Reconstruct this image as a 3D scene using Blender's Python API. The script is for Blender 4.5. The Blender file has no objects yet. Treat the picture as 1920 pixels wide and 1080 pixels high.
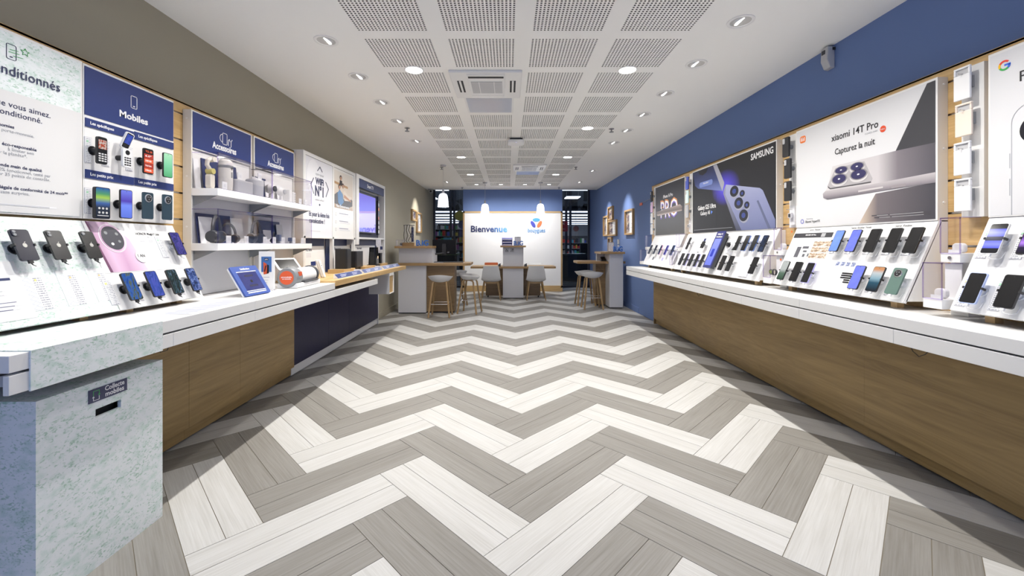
import bpy, bmesh, math, random
from mathutils import Matrix, Vector
random.seed(7)
SC = bpy.context.scene
COL = SC.collection
R = math.radians
PI = math.pi

# ------------------------------------------------------------------ camera, world, exposure
CAM_H = 1.33
cam_data = bpy.data.cameras.new('camera')
cam_data.sensor_width = 36.0
cam_data.lens = 778.0 / 1920.0 * 36.0
cam_data.shift_x = (960 - 952.5) / 1920.0
cam_data.shift_y = -(540 - 457.5) / 1920.0
cam_data.clip_start = 0.05
cam_data.clip_end = 200
cam = bpy.data.objects.new('camera', cam_data)
cam.location = (0, 0, CAM_H)
cam.rotation_euler = (R(90), 0, 0)
COL.objects.link(cam)
SC.camera = cam

SC.view_settings.view_transform = 'Standard'
SC.view_settings.look = 'None'
SC.view_settings.exposure = 0.72
SC.view_settings.gamma = 1.0
SC.view_settings.use_curve_mapping = False

world = bpy.data.worlds.new('world')
SC.world = world
world.use_nodes = True
bg = world.node_tree.nodes['Background']
bg.inputs[0].default_value = (0.30, 0.41, 0.78, 1)      # bluish evening daylight entering by the open shop front behind the camera
bg.inputs[1].default_value = 1.08

WARM = (1.0, 0.965, 0.915)
SPOT_W = 45.0
DOWN_W = 20.0       # flush downlights of the middle

def spot(name, loc, target, watts, angle, blend, radius=0.03, col=WARM):
    l = bpy.data.lights.new(name, 'SPOT')
    l.energy = watts; l.spot_size = R(angle); l.spot_blend = blend
    l.shadow_soft_size = radius; l.color = col
    o = bpy.data.objects.new(name, l); COL.objects.link(o)
    o.location = loc
    o.rotation_euler = (Vector(target) - Vector(loc)).to_track_quat('-Z', 'Y').to_euler()
    return o

# ------------------------------------------------------------------ materials
MATS = {}
def _new(name):
    m = bpy.data.materials.new(name); m.use_nodes = True
    nt = m.node_tree; b = nt.nodes['Principled BSDF']
    return m, nt, b
def mat(name, col, rough=0.5, metal=0.0, emit=None, es=0.0, spec=0.5, bump=0.0, coat=0.0):
    if name in MATS: return MATS[name]
    m, nt, b = _new(name)
    b.inputs['Base Color'].default_value = (*col, 1)
    b.inputs['Roughness'].default_value = rough
    b.inputs['Metallic'].default_value = metal
    b.inputs['Specular IOR Level'].default_value = spec
    b.inputs['Coat Weight'].default_value = coat
    if emit:
        b.inputs['Emission Color'].default_value = (*emit, 1)
        b.inputs['Emission Strength'].default_value = es
    n = nt.nodes.new('ShaderNodeTexNoise'); n.inputs['Scale'].default_value = 90 if bump else 14
    tc = nt.nodes.new('ShaderNodeTexCoord'); nt.links.new(tc.outputs['Object'], n.inputs['Vector'])
    if bump:
        bp = nt.nodes.new('ShaderNodeBump'); bp.inputs['Strength'].default_value = bump; bp.inputs['Distance'].default_value = 0.002
        nt.links.new(n.outputs['Fac'], bp.inputs['Height']); nt.links.new(bp.outputs[0], b.inputs['Normal'])
    else:
        mr = nt.nodes.new('ShaderNodeMapRange'); mr.inputs['To Min'].default_value = max(0, rough - .03); mr.inputs['To Max'].default_value = min(1, rough + .03)
        nt.links.new(n.outputs['Fac'], mr.inputs['Value']); nt.links.new(mr.outputs[0], b.inputs['Roughness'])
    MATS[name] = m
    return m
def ramp(nt, stops):
    r = nt.nodes.new('ShaderNodeValToRGB')
    e = r.color_ramp.elements
    e.remove(e[1]); e[0].position = stops[0][0]; e[0].color = (*stops[0][1], 1)
    for p, c in stops[1:]:
        el = e.new(p); el.color = (*c, 1)
    return r
def wood(name, c0, c1, axis='X', rough=0.45, scale=1.0, uv=False):
    """streaky grain running along one axis of the object"""
    if name in MATS: return MATS[name]
    m, nt, b = _new(name)
    tc = nt.nodes.new('ShaderNodeTexCoord'); mp = nt.nodes.new('ShaderNodeMapping')
    s = [40 * scale] * 3; s['XYZ'.index(axis)] = 1.6 * scale
    mp.inputs['Scale'].default_value = s
    nt.links.new(tc.outputs['Object'], mp.inputs['Vector'])
    n = nt.nodes.new('ShaderNodeTexNoise'); n.inputs['Scale'].default_value = 1.0; n.inputs['Detail'].default_value = 7; n.inputs['Roughness'].default_value = 0.62; n.inputs['Distortion'].default_value = 0.25
    nt.links.new(mp.outputs[0], n.inputs['Vector'])
    mp2 = nt.nodes.new('ShaderNodeMapping'); s2 = [7 * scale] * 3; s2['XYZ'.index(axis)] = 0.9 * scale
    mp2.inputs['Scale'].default_value = s2; nt.links.new(tc.outputs['Object'], mp2.inputs['Vector'])
    n2 = nt.nodes.new('ShaderNodeTexNoise'); n2.inputs['Scale'].default_value = 1.0; n2.inputs['Detail'].default_value = 3; n2.inputs['Distortion'].default_value = 0.8
    nt.links.new(mp2.outputs[0], n2.inputs['Vector'])
    mx = nt.nodes.new('ShaderNodeMath'); mx.operation = 'MULTIPLY_ADD'; mx.inputs[1].default_value = 0.6
    nt.links.new(n.outputs['Fac'], mx.inputs[0])
    ml = nt.nodes.new('ShaderNodeMath'); ml.operation = 'MULTIPLY'; ml.inputs[1].default_value = 0.4
    nt.links.new(n2.outputs['Fac'], ml.inputs[0]); nt.links.new(ml.outputs[0], mx.inputs[2])
    k1 = nt.nodes.new('ShaderNodeMath'); k1.operation = 'MULTIPLY'; k1.inputs[1].default_value = 85; nt.links.new(n2.outputs['Fac'], k1.inputs[0])
    k2 = nt.nodes.new('ShaderNodeMath'); k2.operation = 'SINE'; nt.links.new(k1.outputs[0], k2.inputs[0])
    k3 = nt.nodes.new('ShaderNodeMath'); k3.operation = 'MULTIPLY_ADD'; k3.inputs[1].default_value = .035
    nt.links.new(k2.outputs[0], k3.inputs[0]); nt.links.new(mx.outputs[0], k3.inputs[2])
    r = ramp(nt, [(0.34, c0), (0.66, c1)])
    nt.links.new(k3.outputs[0], r.inputs['Fac']); nt.links.new(r.outputs['Color'], b.inputs['Base Color'])
    b.inputs['Roughness'].default_value = rough
    MATS[name] = m
    return m
def plank_mat(name, c0, c1):
    m, nt, b = _new(name)
    uv = nt.nodes.new('ShaderNodeUVMap'); oi = nt.nodes.new('ShaderNodeObjectInfo')
    ad = nt.nodes.new('ShaderNodeVectorMath'); ad.operation = 'ADD'
    sc = nt.nodes.new('ShaderNodeVectorMath'); sc.operation = 'SCALE'; sc.inputs[0].default_value = (17.3, 9.1, 5.7)
    nt.links.new(oi.outputs['Random'], sc.inputs['Scale'])
    nt.links.new(uv.outputs[0], ad.inputs[0]); nt.links.new(sc.outputs[0], ad.inputs[1])
    mp = nt.nodes.new('ShaderNodeMapping'); mp.inputs['Scale'].default_value = (3.2, 130, 1)
    nt.links.new(ad.outputs[0], mp.inputs['Vector'])
    n = nt.nodes.new('ShaderNodeTexNoise'); n.inputs['Scale'].default_value = 1; n.inputs['Detail'].default_value = 5; n.inputs['Roughness'].default_value = 0.6
    nt.links.new(mp.outputs[0], n.inputs['Vector'])
    mp2 = nt.nodes.new('ShaderNodeMapping'); mp2.inputs['Scale'].default_value = (1.3, 11, 1)
    nt.links.new(ad.outputs[0], mp2.inputs['Vector'])
    n2 = nt.nodes.new('ShaderNodeTexNoise'); n2.inputs['Scale'].default_value = 1; n2.inputs['Detail'].default_value = 2
    nt.links.new(mp2.outputs[0], n2.inputs['Vector'])
    a = nt.nodes.new('ShaderNodeMath'); a.operation = 'MULTIPLY_ADD'; a.inputs[1].default_value = .68
    c = nt.nodes.new('ShaderNodeMath'); c.operation = 'MULTIPLY'; c.inputs[1].default_value = .32
    nt.links.new(n2.outputs['Fac'], c.inputs[0]); nt.links.new(n.outputs['Fac'], a.inputs[0]); nt.links.new(c.outputs[0], a.inputs[2])
    r = ramp(nt, [(0.33, c0), (0.62, c1)])
    nt.links.new(a.outputs[0], r.inputs['Fac']); nt.links.new(r.outputs['Color'], b.inputs['Base Color'])
    b.inputs['Roughness'].default_value = 0.5; b.inputs['Specular IOR Level'].default_value = 0.35
    MATS[name] = m
    return m
def speckle(name):
    m, nt, b = _new(name)
    tc = nt.nodes.new('ShaderNodeTexCoord')
    mp = nt.nodes.new('ShaderNodeMapping'); mp.inputs['Scale'].default_value = (1, 1, 1.7); nt.links.new(tc.outputs['Object'], mp.inputs['Vector'])
    n = nt.nodes.new('ShaderNodeTexNoise'); n.inputs['Scale'].default_value = 70; n.inputs['Detail'].default_value = 2.5; n.inputs['Distortion'].default_value = .7
    n2 = nt.nodes.new('ShaderNodeTexNoise'); n2.inputs['Scale'].default_value = 9; n2.inputs['Detail'].default_value = 3
    n3 = nt.nodes.new('ShaderNodeTexNoise'); n3.inputs['Scale'].default_value = 20; n3.inputs['Detail'].default_value = 4
    for k in (n, n2, n3): nt.links.new(mp.outputs[0], k.inputs['Vector'])
    a = nt.nodes.new('ShaderNodeMath'); a.operation = 'MULTIPLY_ADD'; a.inputs[1].default_value = .35
    nt.links.new(n2.outputs['Fac'], a.inputs[0]); nt.links.new(n.outputs['Fac'], a.inputs[2])
    spots = ramp(nt, [(0.73, (0, 0, 0)), (0.84, (.7, .7, .7)), (0.92, (1, 1, 1))])
    nt.links.new(a.outputs[0], spots.inputs['Fac'])
    base = ramp(nt, [(0.3, (0.60, 0.73, 0.67)), (0.52, (0.80, 0.84, 0.84))])
    nt.links.new(n3.outputs['Fac'], base.inputs['Fac'])
    mx = nt.nodes.new('ShaderNodeMix'); mx.data_type = 'RGBA'
    mx.inputs['B'].default_value = (0.36, 0.54, 0.43, 1)
    nt.links.new(spots.outputs['Color'], mx.inputs['Factor']); nt.links.new(base.outputs['Color'], mx.inputs['A'])
    nt.links.new(mx.outputs['Result'], b.inputs['Base Color']); b.inputs['Roughness'].default_value = .45
    MATS[name] = m
    return m
def screen_mat(name, stops, scale=(3, 3, 3), dist=1.5, es=0.9, mode='noise', detail=2):
    """a lit display: coloured pattern given off by the screen under glossy glass"""
    if name in MATS: return MATS[name]
    m, nt, b = _new(name)
    tc = nt.nodes.new('ShaderNodeTexCoord'); mp = nt.nodes.new('ShaderNodeMapping'); mp.inputs['Scale'].default_value = scale
    nt.links.new(tc.outputs['Generated'], mp.inputs['Vector'])
    if mode == 'noise':
        n = nt.nodes.new('ShaderNodeTexNoise'); n.inputs['Scale'].default_value = 1; n.inputs['Distortion'].default_value = dist; n.inputs['Detail'].default_value = detail
        nt.links.new(mp.outputs[0], n.inputs['Vector']); out = n.outputs['Fac']
    else:
        s = nt.nodes.new('ShaderNodeSeparateXYZ'); nt.links.new(tc.outputs['Generated'], s.inputs[0]); out = s.outputs['Z']
    r = ramp(nt, stops); nt.links.new(out, r.inputs['Fac'])
    b.inputs['Base Color'].default_value = (0.01, 0.01, 0.012, 1)
    nt.links.new(r.outputs['Color'], b.inputs['Emission Color']); b.inputs['Emission Strength'].default_value = es
    b.inputs['Roughness'].default_value = 0.12; b.inputs['Specular IOR Level'].default_value = .12
    MATS[name] = m
    return m
def print_mat(name, stops, scale=(3, 3, 3), dist=1.0, detail=3, mode='noise', rough=.4):
    """flat print: a procedural picture on paper or film"""
    if name in MATS: return MATS[name]
    m, nt, b = _new(name)
    tc = nt.nodes.new('ShaderNodeTexCoord'); mp = nt.nodes.new('ShaderNodeMapping'); mp.inputs['Scale'].default_value = scale
    nt.links.new(tc.outputs['Generated'], mp.inputs['Vector'])
    if mode == 'noise':
        n = nt.nodes.new('ShaderNodeTexNoise'); n.inputs['Scale'].default_value = 1; n.inputs['Distortion'].default_value = dist; n.inputs['Detail'].default_value = detail
        nt.links.new(mp.outputs[0], n.inputs['Vector']); out = n.outputs['Fac']
    else:
        s = nt.nodes.new('ShaderNodeSeparateXYZ'); nt.links.new(tc.outputs['Generated'], s.inputs[0]); out = s.outputs[mode]
    r = ramp(nt, stops); nt.links.new(out, r.inputs['Fac']); nt.links.new(r.outputs['Color'], b.inputs['Base Color'])
    b.inputs['Roughness'].default_value = rough
    MATS[name] = m
    return m
def lines_mat(name, ink=(0.30, 0.31, 0.36), paper=(0.78, 0.78, 0.79), rows=22, fill=.5):
    """small print: broken rows of grey text on white card"""
    if name in MATS: return MATS[name]
    m, nt, b = _new(name)
    tc = nt.nodes.new('ShaderNodeTexCoord'); s = nt.nodes.new('ShaderNodeSeparateXYZ'); nt.links.new(tc.outputs['Generated'], s.inputs[0])
    mu = nt.nodes.new('ShaderNodeMath'); mu.operation = 'MULTIPLY'; mu.inputs[1].default_value = rows; nt.links.new(s.outputs['Z'], mu.inputs[0])
    fr = nt.nodes.new('ShaderNodeMath'); fr.operation = 'FRACT'; nt.links.new(mu.outputs[0], fr.inputs[0])
    lt = nt.nodes.new('ShaderNodeMath'); lt.operation = 'LESS_THAN'; lt.inputs[1].default_value = .42; nt.links.new(fr.outputs[0], lt.inputs[0])
    fl = nt.nodes.new('ShaderNodeMath'); fl.operation = 'FLOOR'; nt.links.new(mu.outputs[0], fl.inputs[0])
    cb = nt.nodes.new('ShaderNodeCombineXYZ'); mx = nt.nodes.new('ShaderNodeMath'); mx.operation = 'MULTIPLY'; mx.inputs[1].default_value = 7
    nt.links.new(s.outputs['X'], mx.inputs[0]); nt.links.new(mx.outputs[0], cb.inputs['X']); nt.links.new(fl.outputs[0], cb.inputs['Z'])
    n = nt.nodes.new('ShaderNodeTexNoise'); n.inputs['Scale'].default_value = 1.0; n.inputs['Detail'].default_value = 1; nt.links.new(cb.outputs[0], n.inputs['Vector'])
    g = nt.nodes.new('ShaderNodeMath'); g.operation = 'GREATER_THAN'; g.inputs[1].default_value = 1 - fill; nt.links.new(n.outputs['Fac'], g.inputs[0])
    a = nt.nodes.new('ShaderNodeMath'); a.operation = 'MULTIPLY'; nt.links.new(lt.outputs[0], a.inputs[0]); nt.links.new(g.outputs[0], a.inputs[1])
    ab = nt.nodes.new('ShaderNodeMath'); ab.operation = 'SUBTRACT'; ab.inputs[1].default_value = .5; nt.links.new(s.outputs['X'], ab.inputs[0])
    aa = nt.nodes.new('ShaderNodeMath'); aa.operation = 'ABSOLUTE'; nt.links.new(ab.outputs[0], aa.inputs[0])
    l2 = nt.nodes.new('ShaderNodeMath'); l2.operation = 'LESS_THAN'; l2.inputs[1].default_value = .4; nt.links.new(aa.outputs[0], l2.inputs[0])
    a2 = nt.nodes.new('ShaderNodeMath'); a2.operation = 'MULTIPLY'; nt.links.new(a.outputs[0], a2.inputs[0]); nt.links.new(l2.outputs[0], a2.inputs[1])
    mi = nt.nodes.new('ShaderNodeMix'); mi.data_type = 'RGBA'; mi.inputs['A'].default_value = (*paper, 1); mi.inputs['B'].default_value = (*ink, 1)
    nt.links.new(a2.outputs[0], mi.inputs['Factor']); nt.links.new(mi.outputs['Result'], b.inputs['Base Color'])
    b.inputs['Roughness'].default_value = .4
    MATS[name] = m
    return m
def clear_mat(name, tint, gloss=0.08, rough=0.03):
    """thin clear sheet (acrylic or glass): lets light through, with a fresnel sheen"""
    if name in MATS: return MATS[name]
    m = bpy.data.materials.new(name); m.use_nodes = True; nt = m.node_tree
    for n in list(nt.nodes): nt.nodes.remove(n)
    out = nt.nodes.new('ShaderNodeOutputMaterial'); t = nt.nodes.new('ShaderNodeBsdfTransparent'); t.inputs[0].default_value = (*tint, 1)
    g = nt.nodes.new('ShaderNodeBsdfGlossy'); g.inputs['Roughness'].default_value = rough
    f = nt.nodes.new('ShaderNodeFresnel'); f.inputs['IOR'].default_value = 1.3
    ad = nt.nodes.new('ShaderNodeMath'); ad.operation = 'MULTIPLY_ADD'; ad.inputs[1].default_value = gloss * 4; ad.inputs[2].default_value = gloss * .1
    nt.links.new(f.outputs[0], ad.inputs[0])
    mx = nt.nodes.new('ShaderNodeMixShader'); nt.links.new(ad.outputs[0], mx.inputs[0]); nt.links.new(t.outputs[0], mx.inputs[1]); nt.links.new(g.outputs[0], mx.inputs[2])
    nt.links.new(mx.outputs[0], out.inputs['Surface'])
    MATS[name] = m
    return m
def emit_mat(name, col, s):
    return mat(name, (0.8, 0.8, 0.8), .5, emit=col, es=s)

WHITE = mat('white_laminate', (0.80, 0.80, 0.79), .32)
FRAME = mat('cream_frame', (0.72, 0.69, 0.63), .45)
FRAMEW = mat('white_frame', (0.80, 0.79, 0.77), .4)
CEIL = mat('ceiling_paint', (0.90, 0.89, 0.855), .85, bump=.03)
HOLE = mat('hole_black', (0.13, 0.125, 0.11), .9)
TAUPE = mat('taupe_wall', (0.365, 0.332, 0.252), .8, bump=.05)
BLUEW = mat('blue_wall', (0.125, 0.195, 0.40), .75, bump=.05)
NAVYP = mat('navy_print', (0.022, 0.034, 0.115), .4)
BLUEP = mat('blue_print', (0.024, 0.042, 0.165), .38)
INK = mat('navy_ink', (0.03, 0.035, 0.09), .45)
INKG = mat('grey_ink', (0.42, 0.43, 0.46), .5)
BLACK = mat('black_plastic', (0.012, 0.012, 0.014), .35)
BLACKM = mat('matte_black', (0.02, 0.02, 0.022), .6)
CHAR = mat('charcoal_plastic', (0.045, 0.047, 0.052), .4)
GREYP = mat('grey_plastic', (0.22, 0.23, 0.24), .4)
LGREY = mat('light_grey_plastic', (0.48, 0.48, 0.49), .45)
STEEL = mat('steel', (0.62, 0.62, 0.62), .25, metal=1)
PAPER = mat('white_card', (0.80, 0.80, 0.80), .45)
OAK = wood('oak_light', (0.50, 0.315, 0.125), (0.66, 0.45, 0.205), 'Y')
OAKX = wood('oak_light_across', (0.45, 0.29, 0.12), (0.58, 0.40, 0.19), 'X')
OAKZ = wood('oak_legs', (0.30, 0.19, 0.085), (0.42, 0.28, 0.13), 'Z')
OAK_SHADED = wood('oak_panel', (0.235, 0.148, 0.052), (0.39, 0.262, 0.103), 'Y', scale=.7)  # slat oak again, with the shade below the worktops put into its colour
OAKDX = wood('oak_panel_across', (0.20, 0.125, 0.055), (0.32, 0.21, 0.10), 'X', scale=.7)
SPECK = speckle('green_speckle')
PLW = plank_mat('plank_pale', (0.475, 0.466, 0.44), (0.585, 0.58, 0.562))
PLG = plank_mat('plank_grey', (0.20, 0.188, 0.168), (0.285, 0.273, 0.25))
GROUT = mat('grout', (0.22, 0.19, 0.14), .9)
ACRYL = clear_mat('clear_acrylic', (0.985, 0.98, 0.99), gloss=.05)
ACEDGE = clear_mat('acrylic_edge', (0.80, 0.75, 0.93), gloss=.12)
GLASS = clear_mat('shop_glass', (0.86, 0.89, 0.94), gloss=.12, rough=.0)
LINES = lines_mat('spec_print', rows=15, fill=.55)
LINES2 = lines_mat('leaflet_print', rows=14, fill=.45)
LAMP = emit_mat('lamp_face', (1.0, 0.97, 0.92), 7)
OFFSCR = mat('screen_off', (0.012, 0.012, 0.013), .16, spec=.5)

# ------------------------------------------------------------------ mesh building
class MB:
    def __init__(s): s.v = []; s.f = []
    def add(s, verts, faces):
        k = len(s.v); s.v += [tuple(p) for p in verts]; s.f += [tuple(i + k for i in f) for f in faces]; return s
    def box(s, x0, x1, y0, y1, z0, z1):
        return s.add([(x0,y0,z0),(x1,y0,z0),(x1,y1,z0),(x0,y1,z0),(x0,y0,z1),(x1,y0,z1),(x1,y1,z1),(x0,y1,z1)],
                     [(0,3,2,1),(4,5,6,7),(0,1,5,4),(1,2,6,5),(2,3,7,6),(3,0,4,7)])
    def prism(s, poly, y0, y1):
        """outline in x,z pushed from y0 (front) to y1"""
        n = len(poly)
        v = [(x, y0, z) for x, z in poly] + [(x, y1, z) for x, z in poly]
        return s.add(v, [tuple(range(n)), tuple(range(2*n-1, n-1, -1))] + [(i, n+i, n+(i+1) % n, (i+1) % n) for i in range(n)])
    def prismx(s, poly, x0, x1):
        """outline in y,z pushed along x"""
        n = len(poly)
        v = [(x0, y, z) for y, z in poly] + [(x1, y, z) for y, z in poly]
        return s.add(v, [tuple(range(n)), tuple(range(2*n-1, n-1, -1))] + [(i, n+i, n+(i+1) % n, (i+1) % n) for i in range(n)])
    def prismz(s, poly, z0, z1):
        n = len(poly)
        v = [(x, y, z0) for x, y in poly] + [(x, y, z1) for x, y in poly]
        return s.add(v, [tuple(range(n)), tuple(range(2*n-1, n-1, -1))] + [(i, n+i, n+(i+1) % n, (i+1) % n) for i in range(n)])
    def cyl(s, p0, p1, r0, r1=None, n=16):
        r1 = r0 if r1 is None else r1
        p0 = Vector(p0); p1 = Vector(p1); d = (p1 - p0).normalized()
        a = d.orthogonal().normalized(); b = d.cross(a)
        v = [p0 + (a*math.cos(t) + b*math.sin(t))*r0 for t in [2*PI*i/n for i in range(n)]] + \
            [p1 + (a*math.cos(t) + b*math.sin(t))*r1 for t in [2*PI*i/n for i in range(n)]]
        return s.add(v, [tuple(range(n-1, -1, -1)), tuple(range(n, 2*n))] + [(i, (i+1) % n, n+(i+1) % n, n+i) for i in range(n)])
    def tube(s, pts, r, n=6):
        pts = [Vector(p) for p in pts]; rings = []; up = None
        for i, p in enumerate(pts):
            d = (pts[min(i+1, len(pts)-1)] - pts[max(i-1, 0)]).normalized()
            a = d.orthogonal().normalized() if up is None else (up - d*up.dot(d)).normalized()
            up = a; b = d.cross(a)
            rings.append([p + (a*math.cos(2*PI*k/n) + b*math.sin(2*PI*k/n))*r for k in range(n)])
        v = [q for rg in rings for q in rg]
        f = [(i*n+k, i*n+(k+1) % n, (i+1)*n+(k+1) % n, (i+1)*n+k) for i in range(len(pts)-1) for k in range(n)]
        f += [tuple(range(n-1, -1, -1)), tuple(range(len(v)-n, len(v)))]
        return s.add(v, f)
    def lathe(s, prof, n=24, c=(0, 0, 0), axis='Z', close=False):
        v = []
        for r, h in prof:
            for k in range(n):
                a = 2*PI*k/n
                p = (r*math.cos(a), r*math.sin(a), h) if axis == 'Z' else (r*math.cos(a), h, r*math.sin(a))
                v.append((p[0]+c[0], p[1]+c[1], p[2]+c[2]))
        m = len(prof)
        f = [(i*n+k, i*n+(k+1) % n, (i+1)*n+(k+1) % n, (i+1)*n+k) for i in range(m-1) for k in range(n)]
        if close: f += [((m-1)*n+k, (m-1)*n+(k+1) % n, (k+1) % n, k) for k in range(n)]
        else:
            if prof[0][0] > 1e-6: f.append(tuple(range(n)))
            if prof[-1][0] > 1e-6: f.append(tuple(range((m-1)*n, m*n)))
        return s.add(v, f)
    def sheet(s, fn, nu, nv, th, thdir=(0, 0, -1)):
        """grid surface with thickness; fn(u,v) with u,v in 0..1"""
        top = [fn(i/nu, j/nv) for j in range(nv+1) for i in range(nu+1)]
        W = nu+1; N = len(top); t = Vector(thdir)*th
        bot = [tuple(Vector(p)+t) for p in top]
        f = []
        for j in range(nv):
            for i in range(nu):
                a = j*W+i; f.append((a, a+1, a+1+W, a+W)); f.append((N+a, N+a+W, N+a+1+W, N+a+1))
        rim = list(range(W)) + [W*j+nu for j in range(1, nv+1)] + [W*nv+i for i in range(nu-1, -1, -1)] + [W*j for j in range(nv-1, 0, -1)]
        for a, b in zip(rim, rim[1:]+rim[:1]): f.append((a, N+a, N+b, b))
        return s.add(top+bot, f)
    def stroke(s, pts, w, y0=0.0, y1=.001, closed=False):
        """drawn line of width w in the x,z plane, with thickness y0..y1"""
        P = [Vector((p[0], p[1])) for p in pts]
        segs = list(zip(P, P[1:])) + ([(P[-1], P[0])] if closed else [])
        for a, b in segs:
            d = (b-a).normalized(); a2 = a - d*w*.4; b2 = b + d*w*.4; q = Vector((-d.y, d.x))*w*.5
            s.prism([tuple(a2-q), tuple(b2-q), tuple(b2+q), tuple(a2+q)], y0, y1)
        return s
    def xf(s, M):
        s.v = [tuple(M @ Vector(p)) for p in s.v]; return s
    def mesh(s, name, m, smooth=False):
        me = bpy.data.meshes.new(name); me.from_pydata(s.v, [], s.f)
        bm = bmesh.new(); bm.from_mesh(me); bmesh.ops.recalc_face_normals(bm, faces=bm.faces); bm.to_mesh(me); bm.free()
        if m: me.materials.append(m)
        if smooth:
            for p in me.polygons: p.use_smooth = True
        return me
    def build(s, name, m, parent=None, M=None, smooth=False, bevel=0, key=None, sub=0):
        me = None
        if key: me = CACHE.get((key, m.name))
        if me is None:
            me = s.mesh(name, m, smooth)
            if key: CACHE[(key, m.name)] = me
        o = bpy.data.objects.new(name, me); COL.objects.link(o)
        if parent: o.parent = parent
        if M is not None: o.matrix_basis = M
        if smooth and not sub:
            md = o.modifiers.new('split', 'EDGE_SPLIT'); md.split_angle = R(35)
        if bevel:
            md = o.modifiers.new('bevel', 'BEVEL'); md.width = bevel; md.segments = 2; md.limit_method = 'ANGLE'
        if sub:
            md = o.modifiers.new('sub', 'SUBSURF'); md.levels = sub; md.render_levels = sub
        return o
CACHE = {}
def rrect(w, h, r, n=4, cx=0, cz=0):
    out = []
    for (sx, sz, a0) in ((1, -1, -90), (1, 1, 0), (-1, 1, 90), (-1, -1, 180)):
        for k in range(n+1):
            a = R(a0 + 90*k/n)
            out.append((cx + sx*(w/2-r) + r*math.cos(a), cz + sz*(h/2-r) + r*math.sin(a)))
    return out
def ell(cx, cz, a, b, n=24, rot=0):
    return [(cx + a*math.cos(t)*math.cos(rot) - b*math.sin(t)*math.sin(rot), cz + a*math.cos(t)*math.sin(rot) + b*math.sin(t)*math.cos(rot)) for t in [2*PI*i/n for i in range(n)]]
def tag(o, label=None, cat=None, group=None, kind=None):
    if label: o['label'] = label
    if cat: o['category'] = cat
    if group: o['group'] = group
    if kind: o['kind'] = kind
    return o
def thing(name, label, cat, M=None, group=None):
    o = bpy.data.objects.new(name, None); COL.objects.link(o); o.empty_display_size = .05
    if M is not None: o.matrix_basis = M
    return tag(o, label, cat, group)
def T(x, y, z): return Matrix.Translation((x, y, z))
def RZ(a): return Matrix.Rotation(R(a), 4, 'Z')
def RX(a): return Matrix.Rotation(R(a), 4, 'X')
def RY(a): return Matrix.Rotation(R(a), 4, 'Y')
def struct(name, mb, m, **k):
    return tag(mb.build(name, m, **k), kind='structure')
def text(s, h, m, parent, x=0, z=0, y=-.001, name='lettering', width=None, align='CENTER', bold=0.0, depth=.0006, spacing=1.0, label=None, shear=0):
    """lettering in the parent's x,z plane, cap height about 0.7 h; width squeezes it to a measured length"""
    key = ('txt', s, bold, align, spacing, shear, m.name)
    me = CACHE.get(key)
    if me is None:
        cu = bpy.data.curves.new('t', 'FONT'); cu.body = s; cu.size = 1; cu.align_x = align; cu.align_y = 'CENTER'
        cu.offset = bold; cu.resolution_u = 2; cu.space_character = spacing; cu.shear = shear
        cu.extrude = 0.02
        ob = bpy.data.objects.new('t', cu)
        me = bpy.data.meshes.new_from_object(ob)
        bpy.data.objects.remove(ob); bpy.data.curves.remove(cu)
        me.name = name; me.materials.clear(); me.materials.append(m)
        for p in me.polygons: p.material_index = 0
        CACHE[key] = me
    xs = [v.co.x for v in me.vertices]
    sx = h if not width or not xs else width / max(1e-6, max(xs)-min(xs))
    o = bpy.data.objects.new(name, me); COL.objects.link(o)
    if parent: o.parent = parent
    o.matrix_basis = T(x, y, z) @ RX(90) @ Matrix.Diagonal((sx, h, depth/.04, 1))
    if label: o['label'] = label
    return o

# local frames: x to the viewer's right, -y towards the viewer, z up
TH = math.atan2(.2, .46)
def FL(Y, z, X=-2.191): return T(X, Y, z) @ RZ(90)
def FR(Y, z, X=2.386): return T(X, Y, z) @ RZ(-90)
def SL(Y, v=0): return T(-1.995, Y, .99) @ RZ(90) @ RX(-math.degrees(TH)) @ T(0, 0, v)
def SR(Y, v=0): return T(2.194, Y, 1.005) @ RZ(-90) @ RX(-math.degrees(TH)) @ T(0, 0, v)

# ------------------------------------------------------------------ room shell
XL, XR, YB, YF, ZC = -2.29, 2.51, 11.7, -2.0, 2.8635
YG = 12.75

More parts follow.
